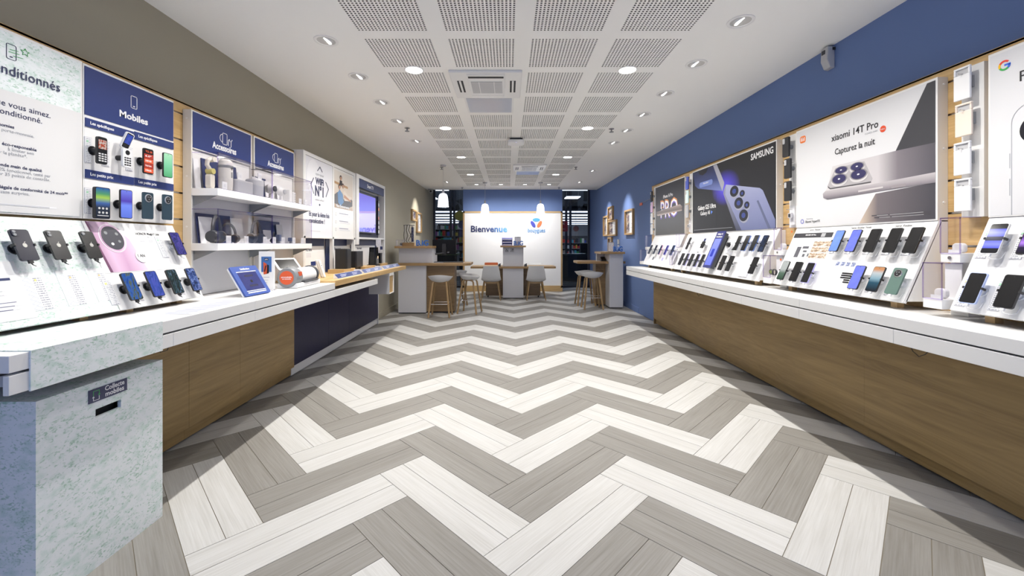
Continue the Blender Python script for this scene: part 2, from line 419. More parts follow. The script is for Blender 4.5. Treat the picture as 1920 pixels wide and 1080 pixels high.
floor = tag(MB().box(XL-.1, XR+.1, YF, YG+.02, -.05, -.003).build('floor', GROUT), kind='structure')
def clip(poly, x0, x1, y0, y1):
    for ax, lim, sg in ((0, x0, 1), (0, x1, -1), (1, y0, 1), (1, y1, -1)):
        out = []
        for a, b in zip(poly, poly[1:]+poly[:1]):
            ia = (a[ax]-lim)*sg >= 0; ib = (b[ax]-lim)*sg >= 0
            if ia: out.append(a)
            if ia != ib:
                t = (lim-a[ax])/(b[ax]-a[ax]); out.append((a[0]+t*(b[0]-a[0]), a[1]+t*(b[1]-a[1])))
        poly = out
        if not poly: return []
    return poly
def plank_mesh(name, polys, m):
    me = bpy.data.meshes.new(name); v = []; f = []; uvs = []
    for poly, org, ang, off in polys:
        n = len(poly); k = len(v)
        v += [(x, y, 0) for x, y in poly] + [(x, y, -.006) for x, y in poly]
        f.append(tuple(range(k, k+n)))
        for i in range(n): f.append((k+i, k+n+i, k+n+(i+1) % n, k+(i+1) % n))
        ca, sa = math.cos(-ang), math.sin(-ang)
        for x, y in poly:
            dx, dy = x-org[0], y-org[1]
            uvs.append((dx*ca-dy*sa+off, dx*sa+dy*ca+off*1.7))
    me.from_pydata(v, [], f)
    uvl = me.uv_layers.new(name='UVMap')
    # per vertex uv, the underside repeats the top
    flat = []; 
    for poly, org, ang, off in polys:
        n = len(poly); base = uvs[:n]; uvs = uvs[n:]; flat += base + base
    for lp in me.loops: uvl.data[lp.index].uv = flat[lp.vertex_index]
    bm = bmesh.new(); bm.from_mesh(me); bmesh.ops.recalc_face_normals(bm, faces=bm.faces); bm.to_mesh(me); bm.free()
    me.materials.append(m); return me
S2 = math.sqrt(.5); PL, PW, GAP = .9, .15, .0016
P0 = (.743, 2.614)
def plank_poly(o, d, w, L, W):
    a = (o[0]+d[0]*GAP+w[0]*GAP, o[1]+d[1]*GAP+w[1]*GAP); L -= 2*GAP; W -= 2*GAP
    return [a, (a[0]+d[0]*L, a[1]+d[1]*L), (a[0]+d[0]*L+w[0]*W, a[1]+d[1]*L+w[1]*W), (a[0]+w[0]*W, a[1]+w[1]*W)]
d1 = (S2, -S2); d2 = (-S2, -S2)
allp = []
for i in range(-4, 5):
    for j in range(-30, 32):
        bx, by = P0[0]+i*PL*2*S2, P0[1]+j*.3*2*S2
        pale = (j % 2 == 0)
        for k in range(2):
            o1 = (bx+d2[0]*PW*k, by+d2[1]*PW*k)
            allp.append((plank_poly(o1, d1, d2, PL, PW), pale))
            a0 = (bx+d2[0]*.3, by+d2[1]*.3)
            o2 = (a0[0]+d1[0]*PW*k, a0[1]+d1[1]*PW*k)
            allp.append((plank_poly(o2, d2, d1, PL, PW), pale))
kept = []
for poly, pale in allp:
    c = clip(poly, XL, XR, YF, YG)
    if len(c) >= 3:
        ar = abs(sum(a[0]*b[1]-b[0]*a[1] for a, b in zip(c, c[1:]+c[:1])))/2
        if ar > .002:
            cx = sum(p[0] for p in c)/len(c); cy = sum(p[1] for p in c)/len(c)
            kept.append((c, poly, pale, cx, cy, ar))
def seen(k): return k[4] > .95 and abs(k[3]) < k[4]*1.35+.5
kept.sort(key=lambda k: k[4])
single = [k for k in kept if seen(k)][:290]
sid = set(id(k) for k in single)
SHARE = {}
for c, poly, pale, cx, cy, ar in single:
    a = poly[0]; ang = math.atan2(poly[1][1]-a[1], poly[1][0]-a[0])
    m = PLW if pale else PLG
    full = abs(ar-(PL-2*GAP)*(PW-2*GAP)) < 1e-5
    left = (poly[1][0]-a[0])*(poly[3][1]-a[1])-(poly[1][1]-a[1])*(poly[3][0]-a[0]) > 0
    if full:
        key = (pale, left)
        if key not in SHARE:
            w = (PW-2*GAP)*(1 if left else -1); L = PL-2*GAP
            SHARE[key] = plank_mesh('plank', [([(0, 0), (L, 0), (L, w), (0, w)], (0, 0), 0, 0)], m)
        o = bpy.data.objects.new('plank', SHARE[key]); o.location = (a[0], a[1], 0); o.rotation_euler = (0, 0, ang)
    else:
        ca, sa = math.cos(-ang), math.sin(-ang)
        loc = [((x-a[0])*ca-(y-a[1])*sa, (x-a[0])*sa+(y-a[1])*ca) for x, y in c]
        o = bpy.data.objects.new('plank', plank_mesh('plank', [(loc, (0, 0), 0, 0)], m)); o.location = (a[0], a[1], 0); o.rotation_euler = (0, 0, ang)
    COL.objects.link(o); o.parent = floor
for pale, m in ((True, PLW), (False, PLG)):
    rest = []
    for k in kept:
        if id(k) in sid or k[2] != pale: continue
        a = k[1][0]; ang = math.atan2(k[1][1][1]-a[1], k[1][1][0]-a[0]); rest.append((k[0], a, ang, random.random()*30))
    o = bpy.data.objects.new('plank_field', plank_mesh('plank_field', rest, m)); COL.objects.link(o); o.parent = floor; o['kind'] = 'stuff'

# walls
struct('wall_left', MB().box(XL-.12, XL, YF, YG, 0, 3.2), TAUPE)
struct('wall_right', MB().box(XR, XR+.12, YF, YG, 0, 3.2), BLUEW)
# baseboards
struct('baseboard_left', MB().box(XL, XL+.015, 6.95, YG-.1, 0, .11), TAUPE, bevel=.003)
struct('baseboard_right', MB().box(XR-.015, XR, 7.93, YG-.1, 0, .11), BLUEW, bevel=.003)
# front lintel over the open shop front behind the camera
struct('wall_front', MB().box(XL, XR, YF-.12, YF, 2.6, 3.2), TAUPE)
# ceiling with its perforated fields
CX0, CPX, CW = -1.08, .6275, .505
CY0, CPY, CH = 3.10, .611, .497
SKIP = {(1, 1), (1, 2), (2, 8), (2, 9)}
cells = [(i, j) for i in range(4) for j in range(-8, 13) if (i, j) not in SKIP]
def ceiling_mesh():
    xs = [XL-.1]; ys = [YF-.1]
    for i in range(4): xs += [CX0+CPX*i, CX0+CPX*i+CW]
    for j in range(-8, 13): ys += [CY0+CPY*j, CY0+CPY*j+CH]
    xs.append(XR+.1); ys.append(YB+.03)
    v = [(x, y, ZC) for y in ys for x in xs]; W = len(xs); f = []
    for b in range(len(ys)-1):
        for a in range(W-1):
            if a % 2 == 1 and b % 2 == 1 and ((a-1)//2, (b-1)//2-8) in cells: continue
            f.append((b*W+a, (b+1)*W+a, (b+1)*W+a+1, b*W+a+1))
    m = MB().add(v, f)
    return m
me = ceiling_mesh(); mm = bpy.data.meshes.new('ceiling'); mm.from_pydata(me.v, [], me.f); mm.materials.append(CEIL)
ceiling = bpy.data.objects.new('ceiling', mm); COL.objects.link(ceiling); tag(ceiling, kind='structure')
MB().box(XL-.1, XR+.1, YF-.1, YB+.03, ZC+.05, ZC+.15).build('ceiling_slab', CEIL, ceiling)
struct('trim_1', MB().box(XL, XR, YB+.03, YB+.05, ZC-.001, 3.2), CEIL)
def perforated():
    NX, NY = 20, 21; px, py = CW/NX, CH/NY; hx, hy = .0125, .0125; dep = .012
    v = []; f = []; fm = []
    def quad(p, mi): 
        k = len(v); v.extend(p); f.append((k, k+1, k+2, k+3)); fm.append(mi)
    for r in range(NY):
        y0 = r*py; ya = y0+(py-hy)/2; yb = ya+hy
        quad([(0, y0, 0), (0, ya, 0), (CW, ya, 0), (CW, y0, 0)], 0)
        quad([(0, yb, 0), (0, y0+py, 0), (CW, y0+py, 0), (CW, yb, 0)], 0)
        xprev = 0
        for c in range(NX):
            xa = c*px+(px-hx)/2; xb = xa+hx
            quad([(xprev, ya, 0), (xprev, yb, 0), (xa, yb, 0), (xa, ya, 0)], 0); xprev = xb
            quad([(xa, ya, dep), (xa, yb, dep), (xb, yb, dep), (xb, ya, dep)], 1)
            quad([(xa, ya, 0), (xa, yb, 0), (xa, yb, dep), (xa, ya, dep)], 1)
            quad([(xb, yb, 0), (xb, ya, 0), (xb, ya, dep), (xb, yb, dep)], 1)
            quad([(xa, yb, 0), (xb, yb, 0), (xb, yb, dep), (xa, yb, dep)], 1)
            quad([(xb, ya, 0), (xa, ya, 0), (xa, ya, dep), (xb, ya, dep)], 1)
        quad([(xprev, ya, 0), (xprev, yb, 0), (CW, yb, 0), (CW, ya, 0)], 0)
    me = bpy.data.meshes.new('perforated_panel'); me.from_pydata(v, [], f)
    me.materials.append(CEIL); me.materials.append(HOLE)
    for p, i in zip(me.polygons, fm): p.material_index = i
    return me
pm = perforated()
for (i, j) in cells:
    o = bpy.data.objects.new('perforated_panel', pm); COL.objects.link(o); o.parent = ceiling
    o.location = (CX0+CPX*i, CY0+CPY*j, ZC)

# back wall block with its welcome panel
bw0, bw1 = -1.265, 1.53
struct('wall_back', MB().box(bw0, bw1, YB, YB+.2, 0, 3.2), BLUEW)
t = thing('welcome_board', 'large white wall panel in oak frame with welcome lettering at the back', 'wall panel', T(0, YB, 0))
MB().box(bw0+.045, bw1-.045, -.03, 0, .16, 2.205).build('board', PAPER, t)
MB().box(.13, .1315, -.0308, -.03, .16, 2.205).build('joint', LGREY, t)
MB().box(bw0, bw1, -.045, 0, 2.205, 2.25).build('frame_bar', OAKX, t)
MB().box(bw0, bw1, -.045, 0, .10, .16).build('frame_bar', OAKX, t)
MB().box(bw0, bw0+.045, -.045, 0, .10, 2.25).build('frame_bar', OAKZ, t)
MB().box(bw1-.045, bw1, -.045, 0, .10, 2.25).build('frame_bar', OAKZ, t)
MB().box(bw0, bw1, -.055, 0, 0, .10).build('plinth', OAKX, t)
WGR = print_mat('welcome_ink', [(0, (.02, .024, .09)), (.45, (.025, .035, .13)), (.62, (.03, .08, .25)), (.8, (.06, .22, .52)), (1, (.2, .48, .78))], mode='X')
text('Bienvenue', .245, WGR, t, -.54, 1.745, -.036, width=1.02, bold=.026, depth=.012)
lb = mat('logo_light_blue', (0.06, 0.33, 0.72), .4); lo = mat('logo_orange', (0.80, 0.17, 0.04), .4); ld = mat('logo_deep_blue', (0.04, 0.045, 0.42), .4)
MB().prism(ell(.795, 2.008, .105, .05, 28), -.04, -.03).build('emblem_petal', lb, t)
MB().prism(ell(.705, 1.885, .105, .05, 28, R(-58)), -.04, -.03).build('emblem_petal', ld, t)
MB().prism(ell(.885, 1.885, .105, .05, 28, R(58)), -.04, -.03).build('emblem_petal', lo, t)
text('bouygues', .17, mat('logo_word_blue', (0.10, 0.30, 0.62), .4), t, .80, 1.71, -.036, width=.49, bold=.012, depth=.008)

# ------------------------------------------------------------------ ceiling fittings
lab_side = {-1: 'beige', 1: 'blue'}
ring = [(.088, 0), (.088, -.004), (.083, -.006), (.068, -.004), (.066, 0)]
def gimbal(x, y, side, lit=True, narrow=False, label=None, head=True):
    t = thing('gimbal_spot', label, 'ceiling light', T(x, y, ZC), 'swivel spots in the ceiling')
    MB().lathe(ring, 28, close=True).build('trim_ring', FRAMEW, t, smooth=True, key='gring')
    MB().cyl((0, 0, -.0002), (0, 0, -.002), .067, n=24).build('recess_cup', mat('cup_grey', (0.50, 0.49, 0.47), .5), t, key='gcup')
    hd = MB().lathe([(.056, .03), (.056, -.004), (.052, -.008)], 24).build('lamp_head', FRAMEW, t, M=T(side*.006, 0, .012) @ RY(-side*24), smooth=True, key='ghead')
    MB().cyl((0, 0, -.0085), (0, 0, -.0105), .049, n=24).build('lamp_face', LAMP, hd, key='gface')
    tx = side
    if narrow:
        o = spot('spot', (x+side*.0, y, ZC-.03), (side*2.35 if side > 0 else -2.25, y+.02, 1.9), 85, 58, .9, .02)
    else:
        o = spot('spot', (x, y, ZC-.03), (x+side*.12, y, 1.25), SPOT_W, 120, 1.0, .02)
    o.parent = t; o.matrix_parent_inverse = t.matrix_basis.inverted()
ordn = ['first', 'second', 'third', 'fourth', 'fifth', 'sixth', 'seventh', 'eighth', 'ninth', 'tenth']
for n, y in enumerate([3.13, 3.80, 4.487, 5.175, 6.178]):
    gimbal(-1.372, y, -1, label='%s swivel spot from the camera in the ceiling row along the beige wall' % ordn[n])
for n, y in enumerate([2.858, 3.534, 4.229, 4.914, 5.60, 6.28]):
    gimbal(1.603, y, 1, label='%s swivel spot from the camera in the ceiling row along the blue wall' % ordn[n])
gimbal(-1.52, 10.24, -1, narrow=True, label='lone swivel spot lighting the framed pictures on the beige wall')
gimbal(1.778, 8.671, 1, narrow=True, label='swivel spot lighting the single framed picture on the blue wall')
gimbal(1.78, 10.285, 1, narrow=True, label='swivel spot lighting the cluster of framed pictures on the blue wall')
# the same rows go on behind the camera (out of the picture): their light reaches the room
for n, y in enumerate((2.45, 1.77)):
    gimbal(-1.372, y, -1, label='%s overhead swivel spot above the picture, row along the beige wall' % ordn[n])
for n, y in enumerate((2.18, 1.5)):
    gimbal(1.603, y, 1, label='%s overhead swivel spot above the picture, row along the blue wall' % ordn[n])
def down(x, y, label):
    t = thing('downlight', label, 'ceiling light', T(x, y, ZC), 'round downlights among the perforated panels')
    MB().lathe([(.084, 0), (.084, -.004), (.079, -.007), (.073, -.005), (.071, 0)], 32, close=True).build('trim_ring', FRAMEW, t, smooth=True, key='dring')
    MB().cyl((0, 0, -.0015), (0, 0, -.004), .072, n=32).build('diffuser', LAMP, t, key='dface')
    o = spot('lamp', (x, y, ZC-.02), (x, y, 0), DOWN_W, 128, .6, .06); o.parent = t; o.matrix_parent_inverse = t.matrix_basis.inverted()
for n in range(-1, 4):
    y = 3.654+1.833*n
    near = ['overhead behind the frame', 'overhead above the frame', 'nearest', 'second', 'third', 'farthest'][n+2]
    for x, sd in ((-.827, 'beige'), (1.052, 'blue')):
        down(x, y, '%s round downlight among perforated panels on the %s wall side' % (near, sd))
for n, x in enumerate([-.807, -.185, .436, 1.059]):
    t = thing('recessed_spot', '%s from the left of four dim recessed spots before the welcome panel' % ordn[n], 'ceiling light', T(x, 10.671, ZC), 'dim recessed spots before the welcome panel')
    MB().lathe([(.062, 0), (.062, -.004), (.05, -.006), (.046, .0)], 24, close=True).build('trim_ring', GREYP, t, smooth=True, key='rring')
    MB().cyl((0, 0, -.001), (0, 0, -.003), .047, n=20).build('lamp_face', LAMP, t, key='rface')
    o = spot('lamp', (x, 10.671, ZC-.02), (x, YB, 1.3), 34, 100, .8, .03); o.parent = t; o.matrix_parent_inverse = t.matrix_basis.inverted()
def cassette(x, y, label):
    t = thing('air_conditioner', label, 'air conditioner', T(x, y, ZC), 'ceiling cassettes')
    w = .325
    MB().box(-w, w, -w, w, -.025, 0).build('housing', FRAMEW, t, bevel=.006)
    MB().box(-.17, .17, -.285, .285, -.031, -.025).build('intake_panel', WHITE, t, bevel=.002)
    MB().box(-.145, .145, -.135, .155, -.034, -.031).build('filter_grille', LGREY, t)
    for s in (-.07, .07): MB().box(s-.003, s+.003, -.135, .155, -.0355, -.034).build('grille_bar', FRAMEW, t)
    MB().box(-.16, .16, -.25, -.215, -.0335, -.031).build('air_slot', BLACKM, t)
    MB().box(-.16, .16, .22, .25, -.0335, -.031).build('air_slot', FRAMEW, t)
    for s in (-1, 1):
        MB().box(s*.245-.027, s*.245+.027, -.14, .15, -.0265, -.025).build('air_slot', BLACKM, t)
        MB().box(s*.245-.009, s*.245+.009, -.14, .15, -.031, -.025).build('flap', FRAMEW, t)
    return t
cassette(-.2, 3.975, 'large square white air conditioner cassette nearest in the ceiling')
cassette(.425, 8.31, 'small-looking far air conditioner cassette before the pendant lamps')
HATCH = mat('gloss_hatch', (0.52, 0.55, 0.64), .12, spec=.6)
for x, y, lab in ((-.2, 4.58, 'glossy pale access hatch behind the near air conditioner'), (.425, 8.9, 'glossy bluish access hatch behind the far air conditioner')):
    t = thing('ceiling_hatch', lab, 'hatch', T(x, y, ZC))
    MB().box(-.262, .262, -.25, .25, -.006, 0).build('frame', FRAMEW, t)
    MB().box(-.24, .24, -.23, .23, -.009, -.006).build('door_panel', HATCH, t)
t = thing('wireless_access_point', 'white rounded wireless access point hanging in the middle of the ceiling', 'access point', T(.117, 6.06, ZC))
MB().box(-.09, .09, -.06, .06, -.03, 0).build('bracket', BLACKM, t)
MB().prismz(rrect(.235, .235, .05, 6), -.075, -.03).build('shell', FRAMEW, t, bevel=.012)
MB().cyl((0, -.1, -.0765), (0, -.1, -.075), .005, n=8).build('indicator', emit_mat('blue_led', (.2, .25, 1), 4), t)
for n, (x, y) in enumerate([(-1.329, 5.47), (1.374, 5.51), (-1.32, 8.26), (1.35, 8.26), (-1.235, 11.2), (1.375, 11.2)]):
    t = thing('sprinkler', '%s ceiling sprinkler on the %s wall side' % (('nearest', 'middle', 'farthest')[n//2], ('beige', 'blue')[n % 2]), 'sprinkler', T(x, y, ZC), 'ceiling sprinklers')
    MB().cyl((0, 0, 0), (0, 0, -.008), .035, n=16).build('escutcheon', STEEL, t, key='sp1')
    MB().cyl((0, 0, -.008), (0, 0, -.045), .009, n=10).build('body', GREYP, t, key='sp2')
    MB().cyl((0, 0, -.045), (0, 0, -.049), .03, n=16).build('deflector', GREYP, t, key='sp3')
SHADE = mat('opal_glass', (0.85, 0.86, 0.9), .3, emit=(0.86, 0.90, 1.0), es=.85)
BULB = emit_mat('bulb', (0.92, 0.95, 1.0), 4)
for x, y, zb, lab in ((-1.259, 8.06, 2.053, 'white glass pendant lamp nearest, hanging over the left high table'), (-.571, 10.32, 2.07, 'white glass pendant lamp over the left end of the centre desk'), (.809, 10.32, 2.07, 'white glass pendant lamp over the right end of the centre desk')):
    t = thing('pendant_lamp', lab, 'pendant lamp', T(x, y, ZC), 'opal glass pendants')
    zz = zb-ZC
    MB().lathe([(.0, -.03), (.05, -.028), (.06, 0)], 20).build('canopy', LGREY, t, smooth=True)
    MB().cyl((0, 0, -.02), (0, 0, zz+.33), .003, n=6).build('cable', LGREY, t)
    MB().lathe([(.012, .345), (.02, .34), (.027, .26)], 16, c=(0, 0, zz)).build('socket', LGREY, t, smooth=True)
    MB().lathe([(.03, .262), (.062, .25), (.082, .22), (.092, .17), (.107, .0), (.103, .0), (.088, .17), (.078, .217), (.06, .243), (.028, .254)], 32, c=(0, 0, zz), close=True).build('shade', SHADE, t, smooth=True)
    MB().lathe([(.0, .05), (.03, .06), (.04, .1), (.03, .14), (.0, .2)], 16, c=(0, 0, zz)).build('bulb', BULB, t, smooth=True)
    l = bpy.data.lights.new('pendant_light', 'POINT'); l.energy = 9; l.color = (0.9, 0.94, 1); l.shadow_soft_size = .05
    o = bpy.data.objects.new('pendant_light', l); COL.objects.link(o); o.location = (0, 0, zz-.03); o.parent = t
# wall sensor and camera
t = thing('alarm_siren', 'grey wedge-shaped alarm sensor high on the blue wall under the ceiling', 'sensor', FR(3.22, 2.69, XR))
MB().prismx([(0, .16), (-.055, .16), (-.06, .06), (-.035, .0), (0, -.005)], -.035, .035).build('housing', LGREY, t, bevel=.006)
MB().box(-.02, .01, -.062, -.054, .11, .14).build('lens', CHAR, t)
MB().box(.035, .042, -.02, 0, .13, .15).build('bracket', BLACKM, t)
t = thing('dome_camera', 'small grey security camera in the far corner by the beige wall', 'camera', T(-2.15, 11.58, ZC))
MB().box(-.07, .03, -.03, .03, -.02, 0).build('base', GREYP, t)
MB().lathe([(.0, .05), (.045, .045), (.055, 0), (.05, -.03), (0, -.05)], 20, c=(.0, 0, -.06), axis='Y').build('housing', LGREY, t, smooth=True)
MB().cyl((.005, -.035, -.065), (.005, -.054, -.07), .033, n=16).build('lens', BLACK, t)

# ------------------------------------------------------------------ slat walls, worktops, fronts
GROOVES = [1.136, 1.318, 1.50, 1.681, 1.863, 2.046, 2.228]
def slat_wall(side, y0, y1, xf, label):
    t = thing('slat_panelling', label, 'slat wall', T(0, 0, 0))
    xw = XL if side < 0 else XR
    xa, xb = sorted((xw, xf-(-side)*.016)) if side < 0 else sorted((xf+.016, xw))
    MB().box(xa, xb, y0, y1, .93, 2.30).build('backing', BLACKM, t)
    zs = [.93] + GROOVES + [2.31]
    for a, b in zip(zs, zs[1:]):
        x0, x1 = sorted((xf, xf+side*.016))
        MB().box(x0, x1, y0, y1, a+.006, b-.006 if b < 2.3 else b).build('slat', OAK, t)
    for g in GROOVES:
        x0, x1 = sorted((xf+side*.010, xf+side*.014))
        MB().box(x0, x1, y0, y1, g-.003, g+.006).build('groove_rail', STEEL, t)
    # top strip shows the end of the boards
    x0, x1 = sorted((xf, xw)); MB().box(x0, x1, y0, y1, 2.30, 2.312).build('top_edge', OAK, t)
slat_wall(-1, .3, 4.36, -2.25, 'oak slatted wall panel behind the displays on the beige wall')
slat_wall(1, .3, 7.05, 2.445, 'oak slatted wall panel behind the displays on the blue wall')

# left worktop
LX = -1.645; RXX = 1.965
t = thing('worktop', 'long white worktop on the beige wall side with shadow gap', 'worktop')
for a, b in ((1.366, 2.70), (2.70, 3.948)):
    MB().box(-2.25, LX, a+.0008, b-.0008, .902, .96).build('top_slab', WHITE, t, bevel=.002)
MB().box(-2.25, LX-.03, 1.37, 3.94, .893, .902).build('shadow_gap', BLACKM, t)
t = thing('drawer_row', 'row of white drawer fronts under the worktop on the beige wall side', 'drawers')
for a, b in ((1.366, 2.04), (2.04, 2.70), (2.70, 3.35), (3.35, 3.948), (3.948, 4.55), (4.55, 5.24)):
    MB().box(LX-.02, LX, a+.001, b-.001, .828, .893).build('drawer_front', WHITE, t, bevel=.0015)
MB().box(-2.25, LX-.02, 1.42, 5.24, .84, .893).build('drawer_body', LGREY, t)
t = thing('counter_wrap', 'green-speckled sleeve wrapped over the near end of the white worktop', 'cover')
MB().box(-2.2, LX+.006, 1.425, 1.97, .96, .964).build('top_sheet', SPECK, t)
MB().box(LX, LX+.006, 1.425, 1.97, .824, .9605).build('front_sheet', SPECK, t)
# collection box
t = thing('collection_box', 'green-speckled collection box with posting slot under the worktop', 'collection box')
sx = -1.69
def hole_front(x0, x1, Y0, Y1, z0, z1, hY0, hY1, hz0, hz1, m, parent, name):
    mb = MB()
    mb.box(x0, x1, Y0, hY0, z0, z1).box(x0, x1, hY1, Y1, z0, z1).box(x0, x1, hY0, hY1, z0, hz0).box(x0, x1, hY0, hY1, hz1, z1)
    return mb.build(name, m, parent)
hole_front(sx-.015, sx, 1.485, 2.03, .0, .765, 1.70, 1.812, .618, .652, SPECK, t, 'front_panel')
MB().box(-2.14, sx-.015, 1.485, 1.50, 0, .765).build('end_panel', SPECK, t)
MB().box(-2.14, sx-.015, 2.015, 2.03, 0, .765).build('end_panel', SPECK, t)
MB().box(-2.14, sx-.015, 1.50, 2.015, .75, .765).build('lid', SPECK, t)
MB().box(sx-.05, sx-.04, 1.69, 1.82, .60, .67).build('slot_shield', BLACKM, t)
o = thing('collection_sign', 'dark sign reading Collecte mobiles on the speckled collection box', 'sign', FL(1.754, .711, sx))
MB().box(-.084, .084, -.003, 0, -.027, .027).build('plate', mat('sign_navy', (0.045, 0.05, 0.11), .45), o)
text('Collecte', .028, PAPER, o, .026, .013, -.0036, width=.088, bold=.02)
text('mobiles', .028, PAPER, o, .026, -.011, -.0036, width=.084, bold=.02)
GRN = mat('icon_green', (0.08, 0.42, 0.12), .5)
MB().stroke([(-.066, -.003), (-.066, .018), (-.042, .018), (-.042, .0)], .0022, -.004, -.003).build('icon_line', GRN, o)
MB().stroke([(-.066, -.008), (-.066, -.02), (-.042, -.02), (-.042, -.006)], .0022, -.004, -.003).build('icon_line', PAPER, o)
MB().prism([(-.047, .002), (-.037, .002), (-.042, -.005)], -.004, -.003).build('icon_arrow', GRN, o)
MB().prism([(-.071, -.008), (-.061, -.008), (-.066, -.001)], -.004, -.003).build('icon_arrow', PAPER, o)
# oak fronts, left
t = thing('oak_cladding', 'shade-darkened oak panels under the worktop on the beige wall side', 'panel')
for a, b in ((1.45, 2.24), (2.24, 2.78), (2.78, 3.31), (3.31, 4.148)):
    MB().box(-2.165, -2.137, a+.001, b-.001, .10, .895).build('front_panel', OAK_SHADED, t)
for a, b in ((1.45, 2.78), (2.78, 4.148)):
    MB().box(-2.19, -2.17, a+.001, b-.001, .02, .12).build('plinth', OAK_SHADED, t)
# blue cabinets
DBLUE = mat('dark_blue_lacquer', (0.011, 0.010, 0.045), .35, spec=.18)
for n, (a, b) in enumerate(((4.15, 4.98), (4.98, 5.62), (5.62, 6.87))):
    t = thing('low_cabinet', 'dark blue cabinet front, %s of three under the oak counter' % ('nearest', 'middle', 'farthest')[n], 'cabinet', group='dark blue cabinets')
    MB().box(XL+.03, -2.186, a+.001, b-.001, .1, .915).build('body', LGREY, t)
    MB().box(-2.185, -2.152, a+.0015, b-.0015, .105, .92).build('door', DBLUE, t, bevel=.001)
    MB().box(XL+.03, -2.168, a+.001, b-.001, .012, .11).build('plinth', WHITE, t)
tag(MB().box(XL, -2.15, 6.872, 6.892, .0, .92).build('closing_board', WHITE), 'thin white end board closing the dark blue cabinets', 'panel')
# oak counter
t = thing('oak_counter', 'raised light oak counter top holding the black internet boxes', 'counter')
MB().box(XL+.005, LX, 3.95, 5.28, .9255, .98).build('top_board', OAK, t, bevel=.0015)
MB().box(XL+.005, LX, 5.282, 6.69, .9255, .98).build('top_board', OAK, t, bevel=.0015)
t = thing('hanging_box', 'grey box with oak inset hanging under the oak counter end', 'box')
MB().box(-1.93, -1.645, 5.757, 5.765, .634, .895).build('near_side', LGREY, t)
MB().box(-1.93, -1.645, 5.98, 5.99, .634, .895).build('far_side', FRAMEW, t)
MB().box(-1.93, -1.645, 5.765, 5.98, .634, .644).build('bottom', FRAMEW, t)
MB().box(-1.93, -1.645, 5.765, 5.98, .885, .925).build('top', FRAMEW, t)
MB().box(-1.68, -1.66, 5.765, 5.98, .644, .885).build('inset_panel', OAK, t)
# right worktop
t = thing('worktop', 'long white worktop on the blue wall side with shadow gap', 'worktop')
for a, b in ((.7, 1.42), (1.42, 2.80), (2.80, 4.18), (4.18, 5.56), (5.56, 6.896)):
    MB().box(RXX, 2.50, a+.0008, b-.0008, .902, .96).build('top_slab', WHITE, t, bevel=.002)
MB().box(RXX+.03, 2.50, .71, 6.88, .894, .902).build('shadow_gap', BLACKM, t)
t = thing('drawer_row', 'row of white drawer fronts under the worktop on the blue wall side', 'drawers')
for k in range(9):
    a = .74+.688*k; b = min(a+.688, 6.896)
    MB().box(RXX, RXX+.02, a+.001, b-.001, .823, .894).build('drawer_front', WHITE, t, bevel=.0015)
MB().box(RXX+.02, 2.44, .76, 6.88, .836, .894).build('drawer_body', LGREY, t)
t = thing('oak_cladding', 'shade-darkened oak panels under the worktop on the blue wall side', 'panel')
for a, b in ((.7, 1.47), (1.47, 2.81), (2.81, 4.15), (4.15, 5.49), (5.49, 6.86)):
    MB().box(2.412, 2.44, a+.0005, b-.0005, .10, .90).build('front_panel', OAK_SHADED, t)
    MB().box(2.446, 2.47, a+.0005, b-.0005, .02, .12).build('plinth', OAK_SHADED, t)
MB().box(2.412, 2.47, 6.861, 6.875, .01, .90).build('end_panel', OAK_SHADED, t)
CABLE = mat('cable_black', (0.03, 0.025, 0.02), .5)
for Y, lab in ((2.02, 'thin dark cable loop hanging under the near right drawer fronts'), (4.35, 'thin dark cable loop hanging under the far right drawer fronts')):
    tag(MB().tube([(2.0+.0, Y-.06, .835), (2.0, Y-.03, .80), (2.0, Y, .782), (2.0, Y+.03, .80), (2.0, Y+.05, .835)], .0018).build('cable_loop', CABLE), lab, 'cable')
tag(MB().tube([(-1.70, 2.0, .84), (-1.70, 2.03, .80), (-1.70, 2.07, .80), (-1.70, 2.09, .835)], .0018).build('cable_loop', CABLE), 'thin dark cable loop hanging beside the speckled collection box', 'cable')

# ------------------------------------------------------------------ posters on the walls
def poster(side, y0, y1, label, face, z0=1.462, z1=2.258, cat='poster', name='poster_box'):
    yc, zc = (y0+y1)/2, (z0+z1)/2; w, h = (y1-y0)/2, (z1-z0)/2
    t = thing(name, label, cat, (FR if side > 0 else FL)(yc, zc))
    MB().box(-w, w, .002, .058, -h, h).build('box_side', FRAME, t)
    MB().box(-w, w, .0, .002, -h, h).build('white_edge', FRAMEW, t)
    MB().box(-w+.008, w-.008, -.001, 0, -h+.006, h-.012).build('print', face, t)
    near = w if side > 0 else -w
    for zz in (-h*.75, 0, h*.9):
        MB().cyl((near, .035, zz), (near+(.004 if side > 0 else -.004), .035, zz), .006, n=8).build('rivet', FRAMEW, t, key=('rivet', round(near, 3), round(zz, 3)))
    return t, yc, zc
def art(t, c, side, pts, m, layer=1, name='print_shape'):
    s = -1 if side > 0 else 1
    return MB().prism([(s*(y-c[0]), z-c[1]) for y, z in pts], -.001-.0005*layer, -.0008-.0005*(layer-1)).build(name, m, t)
def at(c, side, y, z): return ((c[0]-y) if side > 0 else (y-c[0])), z-c[1]

